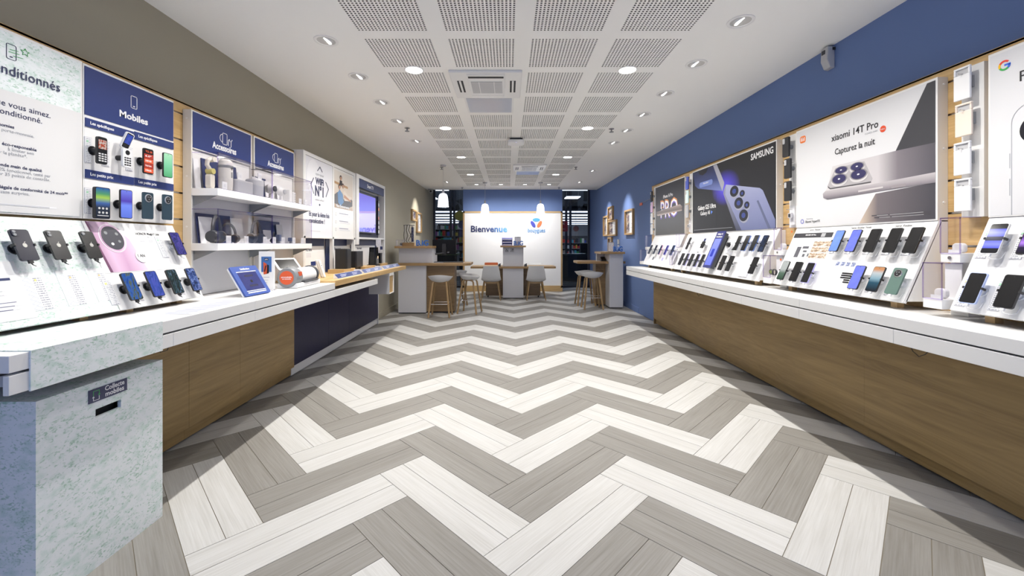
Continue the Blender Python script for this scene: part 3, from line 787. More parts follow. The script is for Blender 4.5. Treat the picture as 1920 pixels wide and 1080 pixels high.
# black poster with lilac phones
SBLK = mat('poster_black', (0.012, 0.012, 0.015), .45)
def radial_mat(name, base, glow, centre, scale):
    m, nt, b = _new(name)
    tc = nt.nodes.new('ShaderNodeTexCoord'); mp = nt.nodes.new('ShaderNodeMapping'); mp.vector_type = 'TEXTURE'
    mp.inputs['Location'].default_value = centre; mp.inputs['Scale'].default_value = scale
    nt.links.new(tc.outputs['Object'], mp.inputs['Vector'])
    g = nt.nodes.new('ShaderNodeTexGradient'); g.gradient_type = 'SPHERICAL'; nt.links.new(mp.outputs[0], g.inputs[0])
    r = ramp(nt, [(0, base), (1, glow)]); nt.links.new(g.outputs['Fac'], r.inputs['Fac']); nt.links.new(r.outputs['Color'], b.inputs['Base Color'])
    b.inputs['Roughness'].default_value = .45; MATS[name] = m; return m
yc_ = (3.685+5.365)/2
t, yc, zc = poster(1, 3.685, 5.365, 'black poster with two lilac phones and a stylus on the blue wall', radial_mat('poster_blue_glow', (0.012, 0.012, 0.015), (0.10, 0.07, 0.75), (yc_-4.56, 0, 1.95-1.86), (.3, .3, .2)))
c = (yc, zc)
LIL = print_mat('poster_lilac', [(0, (0.14, 0.16, 0.30)), (.55, (0.22, 0.24, 0.40)), (1, (0.34, 0.36, 0.52))], mode='Z')
LILD = print_mat('poster_lilac_side', [(0, (0.05, 0.055, 0.10)), (1, (0.26, 0.27, 0.36))], mode='Z')
BSC = print_mat('poster_blue_screen', [(0, (0.16, 0.20, 0.45)), (.5, (0.035, 0.05, 0.16)), (1, (0.02, 0.025, 0.07))], mode='Z')
LENS = mat('poster_lens', (0.01, 0.01, 0.016), .4); LENSR = mat('poster_lens_rim', (0.30, 0.31, 0.38), .4); LENSB = mat('poster_lens_blue', (0.03, 0.05, 0.22), .4)
art(t, c, 1, [(5.355,2.24),(4.823,2.24),(4.607,1.919),(5.204,2.024),(5.285,2.068)], BSC, 1)
art(t, c, 1, [(4.823,2.24),(4.739,2.24),(4.576,2.009),(4.580,1.983),(4.613,1.912)], mat('poster_silver', (0.32, 0.32, 0.38), .45), 2)
art(t, c, 1, [(5.20,2.238),(4.95,2.238),(4.99,2.19),(5.08,2.17),(5.16,2.19)], LENS, 3)
px, pz = at(c, 1, 5.0, 2.058)
MB().prism(rrect(.33, .062, .03, 5, px, pz), -.003, -.002).build('print_shape', mat('poster_pill', (0.16, 0.22, 0.50), .45), t)
text('Now Brief', .03, PAPER, t, px, pz+.008, -.0036)
art(t, c, 1, [(4.536,1.980),(3.929,1.861),(3.881,1.833),(3.687+.012,1.545),(3.687+.012,1.470),(4.235,1.470),(4.554,1.874)], LIL, 4)
art(t, c, 1, [(4.587,1.918),(4.536,1.980),(4.554,1.874),(4.235,1.470),(4.331,1.470),(4.591,1.885)], LILD, 5)
for (y, z, a, b) in ((4.370,1.885,.082,.058),(4.221,1.845,.046,.034),(4.286,1.753,.081,.058),(4.139,1.719,.046,.036),(4.197,1.620,.079,.06)):
    x, zz = at(c, 1, y, z)
    MB().prism(ell(x+.008, zz-.016, a*1.05, b*1.02, 24), -.004, -.0035).build('print_lens', LENSR, t)
    MB().prism(ell(x, zz, a, b, 24), -.0045, -.004).build('print_lens', LENS, t)
    MB().prism(ell(x, zz, a*.45, b*.45, 16), -.005, -.0045).build('print_lens', LENSB, t)
art(t, c, 1, [(3.975,1.742),(3.949,1.748),(3.762,1.470),(3.800,1.470)], mat('poster_pen', (0.10, 0.115, 0.20), .4), 6)
x, zz = at(c, 1, 3.90, 2.176); text('SAMSUNG', .085, PAPER, t, x, zz, -.002, width=.345, bold=.02)
x, zz = at(c, 1, 4.985, 1.773); text('Galaxy S25 Ultra', .075, PAPER, t, x, zz, -.002, width=.45, bold=.015)
x, zz = at(c, 1, 5.02, 1.703); text('Galaxy AI', .065, PAPER, t, x, zz, -.002, width=.24, bold=.01)
art(t, c, 1, [(4.87,1.725),(4.85,1.71),(4.83,1.705),(4.85,1.70),(4.87,1.68),(4.875,1.70)], mat('poster_spark', (0.10, 0.25, 0.85), .4), 2)
art(t, c, 1, [(5.321,1.5085),(4.411,1.5085),(4.411,1.505),(5.321,1.505)], INKG, 1)
art(t, c, 1, [(4.76,1.90),(4.757,1.90),(4.757,1.472),(4.76,1.472)], mat('poster_seam', (0.03, 0.03, 0.033), .5), 1)
# white and dark poster with a silver phone
t, yc, zc = poster(1, 2.305, 3.434, 'white and charcoal poster with silver phone camera and night slogan', mat('poster_white', (0.68, 0.68, 0.69), .4))
c = (yc, zc)
DK = mat('poster_charcoal', (0.045, 0.045, 0.052), .5)
art(t, c, 1, [(2.361,2.244),(2.315,2.244),(2.315,1.885),(2.554,1.900)], DK, 1)
art(t, c, 1, [(2.692,1.656),(2.315,1.675),(2.315,1.470),(2.817,1.470)], print_mat('poster_dusk', [(0, (0.62, 0.50, 0.40)), (.28, (0.16, 0.14, 0.15)), (1, (0.06, 0.058, 0.07))], mode='X'), 1)
art(t, c, 1, [(3.049,1.900),(2.554,1.903),(2.315,1.897),(2.315,1.728),(2.714,1.722),(3.115,1.729),(3.091,1.759)], print_mat('poster_phone_back', [(0, (0.62, 0.60, 0.60)), (.55, (0.55, 0.52, 0.53)), (.72, (0.20, 0.18, 0.20)), (1, (0.09, 0.085, 0.10))], mode='X'), 2)
art(t, c, 1, [(3.115,1.729),(2.714,1.722),(2.315,1.731),(2.315,1.673),(3.098,1.661),(3.137,1.678),(3.142,1.710)], print_mat('poster_phone_side', [(0, (0.12, 0.11, 0.13)), (.5, (0.34, 0.31, 0.33)), (1, (0.50, 0.47, 0.48))], mode='Z'), 3)
art(t, c, 1, [(3.021,1.881),(2.776,1.884),(2.715,1.760),(2.725,1.741),(3.067,1.743),(3.094,1.763)], mat('poster_island', (0.42, 0.40, 0.41), .35), 4)
art(t, c, 1, [(2.725,1.741),(3.067,1.743),(3.094,1.763),(3.09,1.75),(3.07,1.735),(2.724,1.733)], mat('poster_island_edge', (0.10, 0.095, 0.10), .4), 5)
for (y, z, a, b) in ((2.967,1.859,.058,.026),(2.832,1.860,.056,.028),(2.985,1.798,.067,.036),(2.820,1.804,.067,.036)):
    x, zz = at(c, 1, y, z)
    MB().prism(ell(x, zz-.014, a*1.08, b*1.1, 24), -.0042, -.0035).build('print_lens', mat('poster_rim', (0.60, 0.58, 0.58), .4), t)
    MB().prism(ell(x, zz, a*1.05, b*1.05, 24), -.0047, -.0042).build('print_lens', mat('poster_rim2', (0.25, 0.24, 0.25), .4), t)
    MB().prism(ell(x, zz, a*.9, b*.88, 24), -.0052, -.0047).build('print_lens', mat('poster_violet_lens', (0.035, 0.032, 0.10), .4), t)
    MB().prism(ell(x, zz, a*.16, b*.16, 10), -.0056, -.0052).build('print_lens', PAPER, t)
art(t, c, 1, [(2.823,1.694),(2.637,1.697),(2.637,1.685),(2.823,1.682)], mat('poster_slot', (0.55, 0.52, 0.52), .4), 5)
art(t, c, 1, [(2.578,1.692),(2.487,1.693),(2.487,1.676),(2.578,1.675)], mat('poster_slot2', (0.30, 0.27, 0.28), .4), 5)
TBLK = mat('text_black', (0.015, 0.015, 0.017), .45)
x, zz = at(c, 1, 2.864, 2.104); text('xiaomi 14T Pro', .068, TBLK, t, x, zz, -.002, width=.388, bold=.012)
x, zz = at(c, 1, 2.863, 1.998); text('Capturez la nuit', .062, TBLK, t, x, zz, -.002, width=.33, bold=.012)
x, zz = at(c, 1, 2.723, 2.062); text('CONÇU AVEC', .016, INKG, t, x, zz, -.002, width=.1)
x, zz = at(c, 1, 2.639, 2.062); MB().prism(ell(x, zz, .021, .021, 24), -.002, -.001).build('red_dot', mat('logo_red', (0.70, 0.075, 0.02), .4), t)
text('Leica', .016, PAPER, t, x, zz, -.0028, width=.03)
ORG = mat('logo_orange_square', (0.86, 0.20, 0.03), .4)
x, zz = at(c, 1, 3.356, 2.175); MB().prism(rrect(.064, .056, .018, 5, x, zz), -.002, -.001).build('logo_plate', ORG, t)
MB().stroke([(x-.02, zz-.012), (x-.02, zz+.013), (x-.002, zz+.013), (x+.005, zz+.006), (x+.005, zz-.012)], .006, -.0028, -.002).stroke([(x-.008, zz-.012), (x-.008, zz+.003)], .006, -.0028, -.002).stroke([(x+.018, zz-.012), (x+.018, zz+.013)], .006, -.0028, -.002).build('logo_mark', PAPER, t)
x, zz = at(c, 1, 3.363, 1.512)
MB().lathe([(.019, -.002), (.019, -.001), (.012, -.001), (.012, -.002)], 16, c=(x, 0, zz), axis='Y', close=True).build('ring_mark', mat('ring_blue', (0.20, 0.22, 0.55), .4), t)
x, zz = at(c, 1, 3.25, 1.507); text('Xiaomi HyperOS', .026, TBLK, t, x, zz, -.002, width=.155)
x, zz = at(c, 1, 3.28, 1.53); text('Powered by', .014, INKG, t, x, zz, -.002, width=.07)
for k in range(2):
    x, zz = at(c, 1, 2.53, 1.515-.014*k); MB().box(x-.19+.02*k, x+.19, -.0025, -.002, zz-.003, zz+.003).build('small_print', lines_mat('tiny_print_dark', ink=(.5, .5, .5), paper=(0.07, 0.066, 0.075), rows=1, fill=.6), t)
# dark poster with glowing letters
t, yc, zc = poster(1, 5.60, 6.715, 'dark grey poster with glowing letters and a bronze phone, farthest on the blue wall', print_mat('poster_graphite', [(0, (0.06, 0.058, 0.056)), (1, (0.018, 0.018, 0.024))], mode='Z'), z1=2.245)
c = (yc, zc)
GLOW = mat('poster_glow_orange', (0.55, 0.22, 0.07), .5); GLOWV = mat('poster_glow_violet', (0.22, 0.15, 0.55), .5)
x, zz = at(c, 1, 6.16, 1.845)
text('PRO', .36, GLOW, t, x, zz+.012, -.0015, width=.67, bold=.028)
text('PRO', .36, GLOWV, t, x, zz-.012, -.0018, width=.66, bold=.022)
text('PRO', .36, PAPER, t, x, zz, -.0022, width=.64, bold=.0)
art(t, c, 1, [(6.653,1.841),(6.352,1.857),(5.751,1.881),(5.671,1.843),(5.685,1.787),(6.010,1.786),(6.577,1.775),(6.636,1.785)], print_mat('poster_bronze', [(0, (0.60, 0.48, 0.42)), (.35, (0.11, 0.085, 0.075)), (.75, (0.22, 0.17, 0.15)), (1, (0.42, 0.34, 0.30))], mode='Z'), 6)
for k in range(3): 
    x2, z2 = at(c, 1, 6.56-.09*k, 1.862+.004*k); MB().prism(ell(x2, z2, .035, .013, 14), -.005, -.004).build('print_lens', LENS, t)
x, zz = at(c, 1, 6.19, 2.05); text('iPhone 16 Pro', .07, PAPER, t, x, zz, -.002, width=.37, bold=.015)
# near white poster with coloured letter mark
t, yc, zc = poster(1, .95, 2.061, 'white poster with four-colour letter mark, cut by the right picture edge', mat('poster_white2', (0.70, 0.70, 0.71), .4), z1=2.266)
c = (yc, zc)
x, zz = at(c, 1, 1.993, 2.188)
def arc(r0, r1, a0, a1, n=10):
    return [(x+r1*math.cos(R(a0+(a1-a0)*k/n)), zz+r1*math.sin(R(a0+(a1-a0)*k/n))) for k in range(n+1)] + [(x+r0*math.cos(R(a1+(a0-a1)*k/n)), zz+r0*math.sin(R(a1+(a0-a1)*k/n))) for k in range(n+1)]
for a0, a1, cc, nm in ((42, 150, (0.80, 0.06, 0.03), 'red'), (150, 208, (0.90, 0.50, 0.01), 'yellow'), (208, 315, (0.05, 0.42, 0.09), 'green'), (315, 360, (0.05, 0.17, 0.75), 'blue')):
    MB().prism(arc(.016, .0245, a0, a1), -.0025, -.001).build('letter_mark', mat('mark_'+nm, cc, .4), t)
MB().box(x, x+.0245, -.0025, -.001, zz-.004, zz+.005).build('letter_mark', MATS['mark_blue'], t)
x, zz = at(c, 1, 1.938, 2.108); text('Pixel', .07, TBLK, t, x, zz, -.002, align='LEFT')
x, zz = at(c, 1, 1.70, 1.70)
MB().stroke([(x-.265, zz-.23), (x-.265, zz+.2)] + [(x-.265+.08*(1-math.cos(R(a))), zz+.2+.08*math.sin(R(a))) for a in range(15, 91, 15)] + [(x+.2, zz+.28)], .003, -.002, -.001).build('print_outline', INKG, t)
MB().prism(rrect(.492, .155, .075, 8, x, zz+.154), -.002, -.001).build('print_shape', FRAMEW, t)
MB().prism(rrect(.466, .13, .063, 8, x, zz+.154), -.003, -.002).build('print_shape', LENS, t)
for a, b in ((1.69, 1.76), (1.56, 1.64)):
    x2, z2 = at(c, 1, 1.972, a); MB().box(x2-.0015, x2+.0015, -.002, -.001, z2, z2+b-a).build('print_line', INKG, t)

# left: speckled second-hand poster
t, yc, zc = poster(-1, .75, 2.135, 'speckled and white second-hand phones poster, cut by the left picture edge', SPECK, z1=2.268)
c = (yc, zc)
def tl(s, y_end, z, h, m=INK, bold=0., width=None):
    x, zz = at(c, -1, y_end, z); return text(s, h, m, t, x, zz, -.0045, align='RIGHT', bold=bold, width=width)
x0, z0 = at(c, -1, .76, 1.47); x1, z1 = at(c, -1, 2.127, 2.0)
MB().box(x0, x1, -.0035, -.001, z0, z1).build('white_sheet', mat('sheet_white', (0.70, 0.695, 0.69), .4), t)
tl('Reconditionnés', 2.028, 2.09, .062, bold=.002, width=.352)
tl('que vous aimez.', 1.985, 1.942, .036); tl('reconditionné.', 1.949, 1.905, .036)
tl('économies', 1.838, 1.846, .020, bold=.01); tl('porte-monnaie.', 1.916, 1.825, .020, INKG)
tl('éco-responsable', 1.925, 1.765, .020, bold=.01); tl('à limiter son', 1.915, 1.746, .020, INKG); tl('sur la planète*.', 1.888, 1.727, .020, INKG)
tl('seconde main de qualité', 1.947, 1.673, .020, bold=.01); tl('100% fonctionnel, testé par', 1.984, 1.653, .020, INKG); tl('sur 35 points de contrôle.', 1.983, 1.634, .020, INKG)
tl('légale de conformité de 24 mois**', 2.062, 1.577, .020, bold=.01); tl('sans surprise.', 1.897, 1.557, .020, INKG)
x2, z2 = at(c, -1, 1.90, 1.503); MB().box(x2-.2, x2+.11, -.0042, -.0035, z2-.004, z2+.004).build('small_print', lines_mat('tiny_print', rows=2, fill=.75), t)
x, zz = at(c, -1, 1.829, 2.176)
MB().stroke(rrect(.036, .066, .006, 2, x, zz), .0022, -.0025, -.001, True).build('phone_icon', INK, t)
MB().prism(ell(x, zz-.022, .006, .0025, 12), -.0025, -.001).build('phone_icon', INK, t)
for k, (a, b) in enumerate(((.0, .03), (-.004, .034), (.012, .048))):
    MB().stroke([(x+a-.005, zz+.010-.012*k), (x+b-.005, zz+.014-.012*k)], .002, -.003, -.002).build('swoosh_icon', GRN, t)
st = [(x+.052+(.017 if k % 2 == 0 else .008)*math.sin(PI*k/5), zz+.022+(.017 if k % 2 == 0 else .008)*math.cos(PI*k/5)) for k in range(10)]
MB().stroke(st, .0022, -.003, -.002, True).build('star_icon', GRN, t)
# left: phone wall panel with blue header
t, yc, zc = poster(-1, 2.139, 2.718, 'white phone panel with blue Mobiles header on the beige wall', mat('panel_white', (0.80, 0.79, 0.78), .4), z1=2.264)
c = (yc, zc)
x0, z0 = at(c, -1, 2.145, 2.002); x1, z1 = at(c, -1, 2.712, 2.252)
MB().box(x0, x1, -.004, -.001, z0, z1).build('header', BLUEP, t)
x, zz = at(c, -1, 2.426, 2.066); text('Mobiles', .052, PAPER, t, x, zz, -.0048, width=.184, bold=.03)
x, zz = at(c, -1, 2.426, 2.157)
MB().stroke(rrect(.038, .07, .006, 2, x, zz), .0035, -.005, -.004, True).build('phone_icon', PAPER, t)
MB().prism(ell(x, zz-.024, .007, .003, 12), -.005, -.004).build('phone_icon', PAPER, t)
for (ya, yb, z, s) in ((2.147, 2.424, 1.963, 'Les spécifiques'), (2.43, 2.712, 1.968, 'Les spécifiques'), (2.147, 2.424, 1.696, 'Les petits prix'), (2.43, 2.712, 1.698, 'Les petits prix')):
    x0, zz = at(c, -1, ya, z); x1, _ = at(c, -1, yb, z)
    st_ = MB().box(x0, x1, -.006, -.001, zz-.022, zz+.022).build('title_strip', BLUEP, t)
    text(s, .022, PAPER, st_, x0+.022, zz, -.0068, align='LEFT', bold=.025)

# ------------------------------------------------------------------ phones
LILACB = mat('lilac_body', (0.35, 0.33, 0.62), .35); PINKB = mat('pink_body', (0.72, 0.42, 0.58), .35); BLUEB = mat('blue_body', (0.10, 0.17, 0.42), .35)
SILVB = mat('silver_body', (0.55, 0.56, 0.58), .3, metal=.6); MOUNTW = mat('white_mount', (0.72, 0.72, 0.73), .4)
def phone(M, label, scr, body=BLACK, w=.073, h=.155, off=.042, mount=BLACK, back=None, group='phones on show', clips=True, cable=True, th=.0085, notch=True):
    t = thing('phone', label, 'phone', M, group)
    MB().prism(rrect(w, h, .010), -off-th, -off).build('body', body, t, key=('pb', w, h, off, th))
    if back is None:
        s = MB().prism(rrect(w-.006, h-.007, .008), -off-th-.0006, -off-th).build('screen', scr, t, key=('ps', w, h, off, th))
        if notch: MB().cyl((0, -off-th-.0006, h/2-.010), (0, -off-th-.001, h/2-.010), .0022, n=8).build('front_camera', BLACK, s, key=('nc', h, off))
    else:
        kind, lens = back
        if kind == 'square':
            cb = MB().prism(rrect(.030, .030, .007, 4, -w/2+.019, h/2-.019), -off-th-.0025, -off-th).build('camera_bump', body, t, key=('cb', w, h, off))
            for dx, dz in ((-.006, .007), (-.006, -.007)):
                MB().lathe([(.0001, -off-th-.0045), (.0062, -off-th-.0045), (.0068, -off-th-.002)], 14, c=(-w/2+.019+dx, 0, h/2-.019+dz), axis='Y').build('lens', GREYP, cb, key=('le', w, h, dx, dz, off))
        elif kind == 'single':
            MB().lathe([(.0001, -off-th-.0035), (.0075, -off-th-.0035), (.008, -off-th)], 14, c=(-w/2+.014, 0, h/2-.014), axis='Y').build('lens', GREYP, t, key=('l1', w, h, off))
        elif kind == 'round':
            cb = MB().lathe([(.0001, -off-th-.004), (.0225, -off-th-.004), (.024, -off-th)], 28, c=(0, 0, h/2-.034), axis='Y').build('camera_ring', lens, t, key=('cr', w, h, off))
            MB().lathe([(.0001, -off-th-.0048), (.019, -off-th-.0048), (.0195, -off-th-.004)], 28, c=(0, 0, h/2-.034), axis='Y').build('camera_glass', BLACK, cb, key=('cg', w, h, off))
            for dx, dz in ((-.007, .006), (.007, .006), (0, -.008)):
                MB().cyl((dx, -off-th-.0048, h/2-.034+dz), (dx, -off-th-.0055, h/2-.034+dz), .004, n=10).build('lens', GREYP, cb, key=('cl', w, h, dx, dz, off))
    mt = MB().cyl((0, 0, 0), (0, -off, 0), .015, n=18).build('mount', mount, t, key=('mt', off))
    MB().cyl((0, -.0005, 0), (0, -.006, 0), .024, n=18).build('mount_base', mount, mt, key='mtb')
    if clips:
        for s in (-1, 1):
            MB().box(s*(w/2+.002)-.003, s*(w/2+.002)+.003, -off-th-.004, -off+.008, -.005, .005).build('security_clip', BLACK, t, key=('cp', w, s, off))
    if cable:
        MB().box(-.008, .008, -off-th+.001, -off+.001, -h/2-.012, -h/2).build('plug', mount, t, key=('pg', h, off))
        MB().tube([(0, -off-.004, -h/2-.011), (.004, -off-.004, -h/2-.02), (.022, -off+.006, -h/2-.022), (.03, -off*.4, -h/2-.008), (.024, -.004, -.05)], .0018, 5).build('charging_cable', mount, t, key=('cab', h, off))
    return t
def card(M, label, w=.042, h=.13, m=LINES, name='spec_card', d=.003, group='printed spec cards'):
    t = thing(name, label, 'card', M, group)
    MB().box(-w/2, w/2, -d, 0, -h/2, h/2).build('plate', ACRYLW, t, key=('cardp', w, h, d))
    MB().box(-w/2+.002, w/2-.002, -d-.0006, -d, -h/2+.003, h/2-.003).build('print', m, t, key=('cardf', w, h, d))
    MB().box(-w/2+.008, -w/2+.018, -d-.0011, -d-.0006, h/2-.028, h/2-.017).build('energy_mark', random.choice(EMK), t, key=('carde', w, h, d))
    return t
ACRYLW = mat('card_holder', (0.62, 0.62, 0.66), .25)
EMK = [mat('energy_green', (0.35, 0.62, 0.42), .5), mat('energy_yellow', (0.75, 0.70, 0.25), .5)]
sBLUE = screen_mat('scr_cobalt', [(0.2, (0.02, 0.04, 0.25)), (.5, (0.05, 0.10, 0.5)), (.75, (0.12, 0.12, 0.65))], (3, 1, 2.2), 2.5, .55)
sVIOLET = screen_mat('scr_violet', [(0.25, (0.01, 0.012, 0.06)), (.5, (0.05, 0.05, 0.32)), (.75, (0.18, 0.12, 0.6))], (3, 1, 3), 3, .5)
sPLANET = screen_mat('scr_planet', [(0.3, (0.01, 0.06, 0.30)), (.48, (0.03, 0.12, 0.45)), (.56, (0.10, 0.14, 0.10)), (.7, (0.02, 0.03, 0.02))], (2.2, 1, 2), 2, .6)
sCITY = screen_mat('scr_city', [(0.3, (0.01, 0.012, 0.03)), (.5, (0.04, 0.09, 0.32)), (.62, (0.25, 0.35, 0.7)), (.72, (0.10, 0.05, 0.25))], (5, 1, 6), 1.5, .6)
sPIANO = screen_mat('scr_smoke', [(0.35, (0.008, 0.008, 0.01)), (.55, (0.02, 0.06, 0.06)), (.68, (0.12, 0.18, 0.32))], (4, 1, 3), 2, .6)
sGREEN = screen_mat('scr_green', [(0, (0.10, 0.42, 0.18)), (.5, (0.22, 0.62, 0.36)), (1, (0.42, 0.78, 0.50))], mode='z', es=.7)
sAURORA = screen_mat('scr_aurora', [(0, (0.01, 0.015, 0.03)), (.35, (0.02, 0.03, 0.05)), (.5, (0.05, 0.12, 0.35)), (.68, (0.35, 0.55, 0.08)), (.8, (0.08, 0.30, 0.14)), (1, (0.03, 0.10, 0.35))], mode='z', es=.7)
sINDIGO = screen_mat('scr_indigo', [(0, (0.10, 0.16, 0.62)), (.45, (0.16, 0.24, 0.80)), (.6, (0.08, 0.05, 0.40)), (1, (0.16, 0.20, 0.72))], mode='z', es=.75)
sSKY = screen_mat('scr_sky_blue', [(0.3, (0.16, 0.28, 0.80)), (.7, (0.20, 0.34, 0.88))], (1, 1, 2), 0, .85)
sPERI = screen_mat('scr_periwinkle', [(0.3, (0.15, 0.18, 0.70)), (.7, (0.19, 0.23, 0.80))], (1, 1, 2), 0, .85)
sMIST = screen_mat('scr_misty', [(0, (0.03, 0.08, 0.04)), (.35, (0.12, 0.20, 0.14)), (.55, (0.55, 0.58, 0.56)), (1, (0.60, 0.62, 0.60))], mode='z', es=.6)
sSEA = screen_mat('scr_sea', [(0, (0.01, 0.012, 0.015)), (.35, (0.02, 0.10, 0.16)), (.52, (0.30, 0.50, 0.60)), (.75, (0.65, 0.70, 0.72)), (.9, (0.75, 0.35, 0.15))], mode='z', es=.6)
sBAND = screen_mat('scr_bands', [(0, (0.008, 0.008, 0.01)), (.16, (0.008, 0.008, 0.01)), (.17, (0.10, 0.12, 0.75)), (.30, (0.25, 0.28, 0.9)), (.42, (0.12, 0.14, 0.7)), (.43, (0.01, 0.012, 0.05)), (.56, (0.01, 0.012, 0.05)), (.57, (0.12, 0.14, 0.7)), (.7, (0.25, 0.28, 0.9)), (.82, (0.10, 0.12, 0.75)), (.83, (0.008, 0.008, 0.01))], mode='z', es=.8)
sPINK = screen_mat('scr_pink', [(0, (0.008, 0.008, 0.01)), (.2, (0.02, 0.01, 0.05)), (.35, (0.45, 0.22, 0.85)), (.55, (0.05, 0.01, 0.12)), (.8, (0.6, 0.05, 0.45)), (1, (0.02, 0.01, 0.03))], mode='z', es=.8)
sDIAL = screen_mat('scr_dial', [(0.35, (0.006, 0.008, 0.014)), (.5, (0.02, 0.04, 0.10)), (.6, (0.006, 0.008, 0.014)), (.7, (0.04, 0.08, 0.2))], (3, 1, 3), 1, .7)
# wall phones on the left panel
KEYM = mat('key_grey', (0.55, 0.55, 0.55), .5); REDP = mat('red_orange_print', (0.62, 0.09, 0.03), .45)
LABCARD = 'narrow printed spec card left of the '
def wallM(y, z, off=0): return FL(y, z, -2.190+off)
def keypad(t, w, z0, z1, off, th, m):
    for r_ in range(4):
        for c_ in range(3):
            x = (c_-1)*w*.29; z = z0+(z1-z0)*(r_+.5)/4
            MB().box(x-w*.1, x+w*.1, -off-th-.0016, -off-th, z-.0035, z+.0035).build('key', m, t, key=('key', w, r_, c_, z0))
off = .045
t = phone(wallM(2.183, 1.821), 'black keypad phone with red menu screen on the left phone panel', OFFSCR, off=off, w=.054, h=.142, th=.011, notch=False, cable=False, clips=False)
MB().box(-.021, .021, -off-.0135, -off-.0118, .008, .056).build('display', screen_mat('scr_red_menu', [(.45, (0.45, 0.06, 0.02)), (.55, (0.6, 0.5, 0.45))], (4, 1, 4), 0, .6), t)
keypad(t, .054, -.06, -.012, off, .0115, KEYM)
t = thing('flip_phone', 'white open flip phone with large keys on the left phone panel', 'phone', wallM(2.327, 1.812), 'phones on show')
MB().prism(rrect(.055, .105, .012), -off-.012, -off).build('keypad_half', MOUNTW, t)
keypad(t, .05, -.046, .006, off, .012, BLACK)
MB().lathe([(.0001, -off-.0135), (.013, -off-.0135), (.0135, -off-.012)], 20, c=(0, 0, .03), axis='Y').build('navigation_key', BLACK, t)
lid = MB().prism(rrect(.052, .095, .012), -.010, 0).build('lid', MOUNTW, t, M=T(.006, -off+.002, .10) @ RX(14) @ RY(12))
MB().prism(rrect(.042, .084, .006), -.0107, -.010).build('inner_face', BLACK, lid)
MB().box(-.018, .018, -.0113, -.0107, -.018, .036).build('display', sBLUE, lid)
MB().cyl((0, 0, 0), (0, -off, 0), .015, n=18).build('mount', BLACK, t)
t = phone(wallM(2.467, 1.821), 'black dummy phone with red and orange spec bands on the left phone panel', OFFSCR, off=off, w=.068, h=.15, cable=False, clips=False, notch=False)
for k in range(4):
    MB().box(-.031, .031, -off-.0099, -off-.0091, -.068+.028*k, -.042+.028*k).build('spec_band', REDP if k % 2 == 0 else mat('dark_red_print', (0.36, 0.03, 0.015), .45), t)
for k, s in enumerate(('3100mAh', 'Octa-Core', '32GB+2GB', '6.0"')): text(s, .014, PAPER, t, -.004, -.055+.028*k, -off-.0104, width=.042, bold=.02)
text('TCL 50', .016, REDP, t, 0, .056, -off-.0098, width=.046, bold=.03)
t = phone(wallM(2.608, 1.824), 'phone with green lit screen at the right end of the left phone panel', sGREEN, off=off, w=.070, h=.152, cable=False, clips=False)
t = phone(wallM(2.181, 1.545), 'thick rugged black phone with green and yellow aurora screen', sAURORA, off=off, w=.080, h=.165, th=.016, cable=False, clips=False)
for r_ in range(2):
    for c_ in range(3): MB().prism(ell((c_-1)*.02, -.028-.022*r_, .006, .006, 10), -off-.0172, -off-.0166).build('app_icon', KEYM, t)
MB().box(-.03, .03, -off-.0172, -off-.0166, -.068, -.064).build('app_icon', KEYM, t)
t = phone(wallM(2.324, 1.553), 'phone with violet-blue lit screen in the low-price row', sINDIGO, off=off, w=.073, h=.16, cable=False, clips=False)
TEAL = mat('petrol_back', (0.055, 0.095, 0.125), .25, metal=.5)
phone(wallM(2.465, 1.557), 'petrol-blue phone back with round camera ring, left one of two', OFFSCR, body=TEAL, off=off, w=.072, h=.158, back=('round', SILVB), cable=False, clips=False)
phone(wallM(2.606, 1.560), 'petrol-blue phone back with round camera ring, right one of two', OFFSCR, body=TEAL, off=off, w=.072, h=.158, back=('round', SILVB), cable=False, clips=False)
for (ys, z, row) in (((2.162, 2.257, 2.397, 2.54), 1.82, 'upper'), ((2.162, 2.25, 2.394, 2.535), 1.555, 'lower')):
    for k, y in enumerate(ys):
        card(wallM(y-.0, z), '%s narrow spec card from the left in the %s row of the phone panel' % (ordn[k], row), w=.036 if k == 0 else .042, h=.135)

# ------------------------------------------------------------------ slanted display boards
BT = .018
def board(side, y0, y1, label, m=PAPER, edge=FRAMEW):
    w = y1-y0; yc = (y0+y1)/2
    S = (SR if side > 0 else SL)
    t = thing('display_board', label, 'display board', S(yc))
    H = math.hypot(.2, .46)
    MB().box(-w/2, w/2, 0, BT, 0, H).build('face_board', m, t)
    # side cheeks, vertical to the wall behind
    inv = S(yc).inverted(); sx = 1 if side > 0 else -1
    x0 = 2.194 if side > 0 else -1.995; xt = 2.386 if side > 0 else -2.191; xw = 2.443 if side > 0 else -2.248
    z0 = 1.005 if side > 0 else .99
    for yy in (y0+.004, y1-.004):
        pr = [(x0+sx*.016, z0+.005), (xw, z0+.005), (xw, z0+.45), (xt+sx*.02, z0+.45)]
        mb = MB(); n = 4
        v = [inv @ Vector((px, yy-.004, pz)) for px, pz in pr] + [inv @ Vector((px, yy+.004, pz)) for px, pz in pr]
        mb.add(v, [(0, 1, 2, 3), (7, 6, 5, 4)] + [(i, 4+i, 4+(i+1) % 4, (i+1) % 4) for i in range(4)])
        mb.build('side_cheek', edge, t)
    for yy in (y0+.12, y1-.12):
        xa, xb = sorted((x0+sx*.06, x0+sx*.10)); mb = MB().box(xa, xb, yy-.02, yy+.02, .9605, z0+.012); mb.xf(inv); mb.build('foot_block', OAK, t)
    xa, xb = sorted((xw-sx*.03, xw)); mb = MB().box(xa, xb, y0, y1, .9605, z0+.02); mb.xf(inv); mb.build('back_rail', OAK, t)
    return t, yc
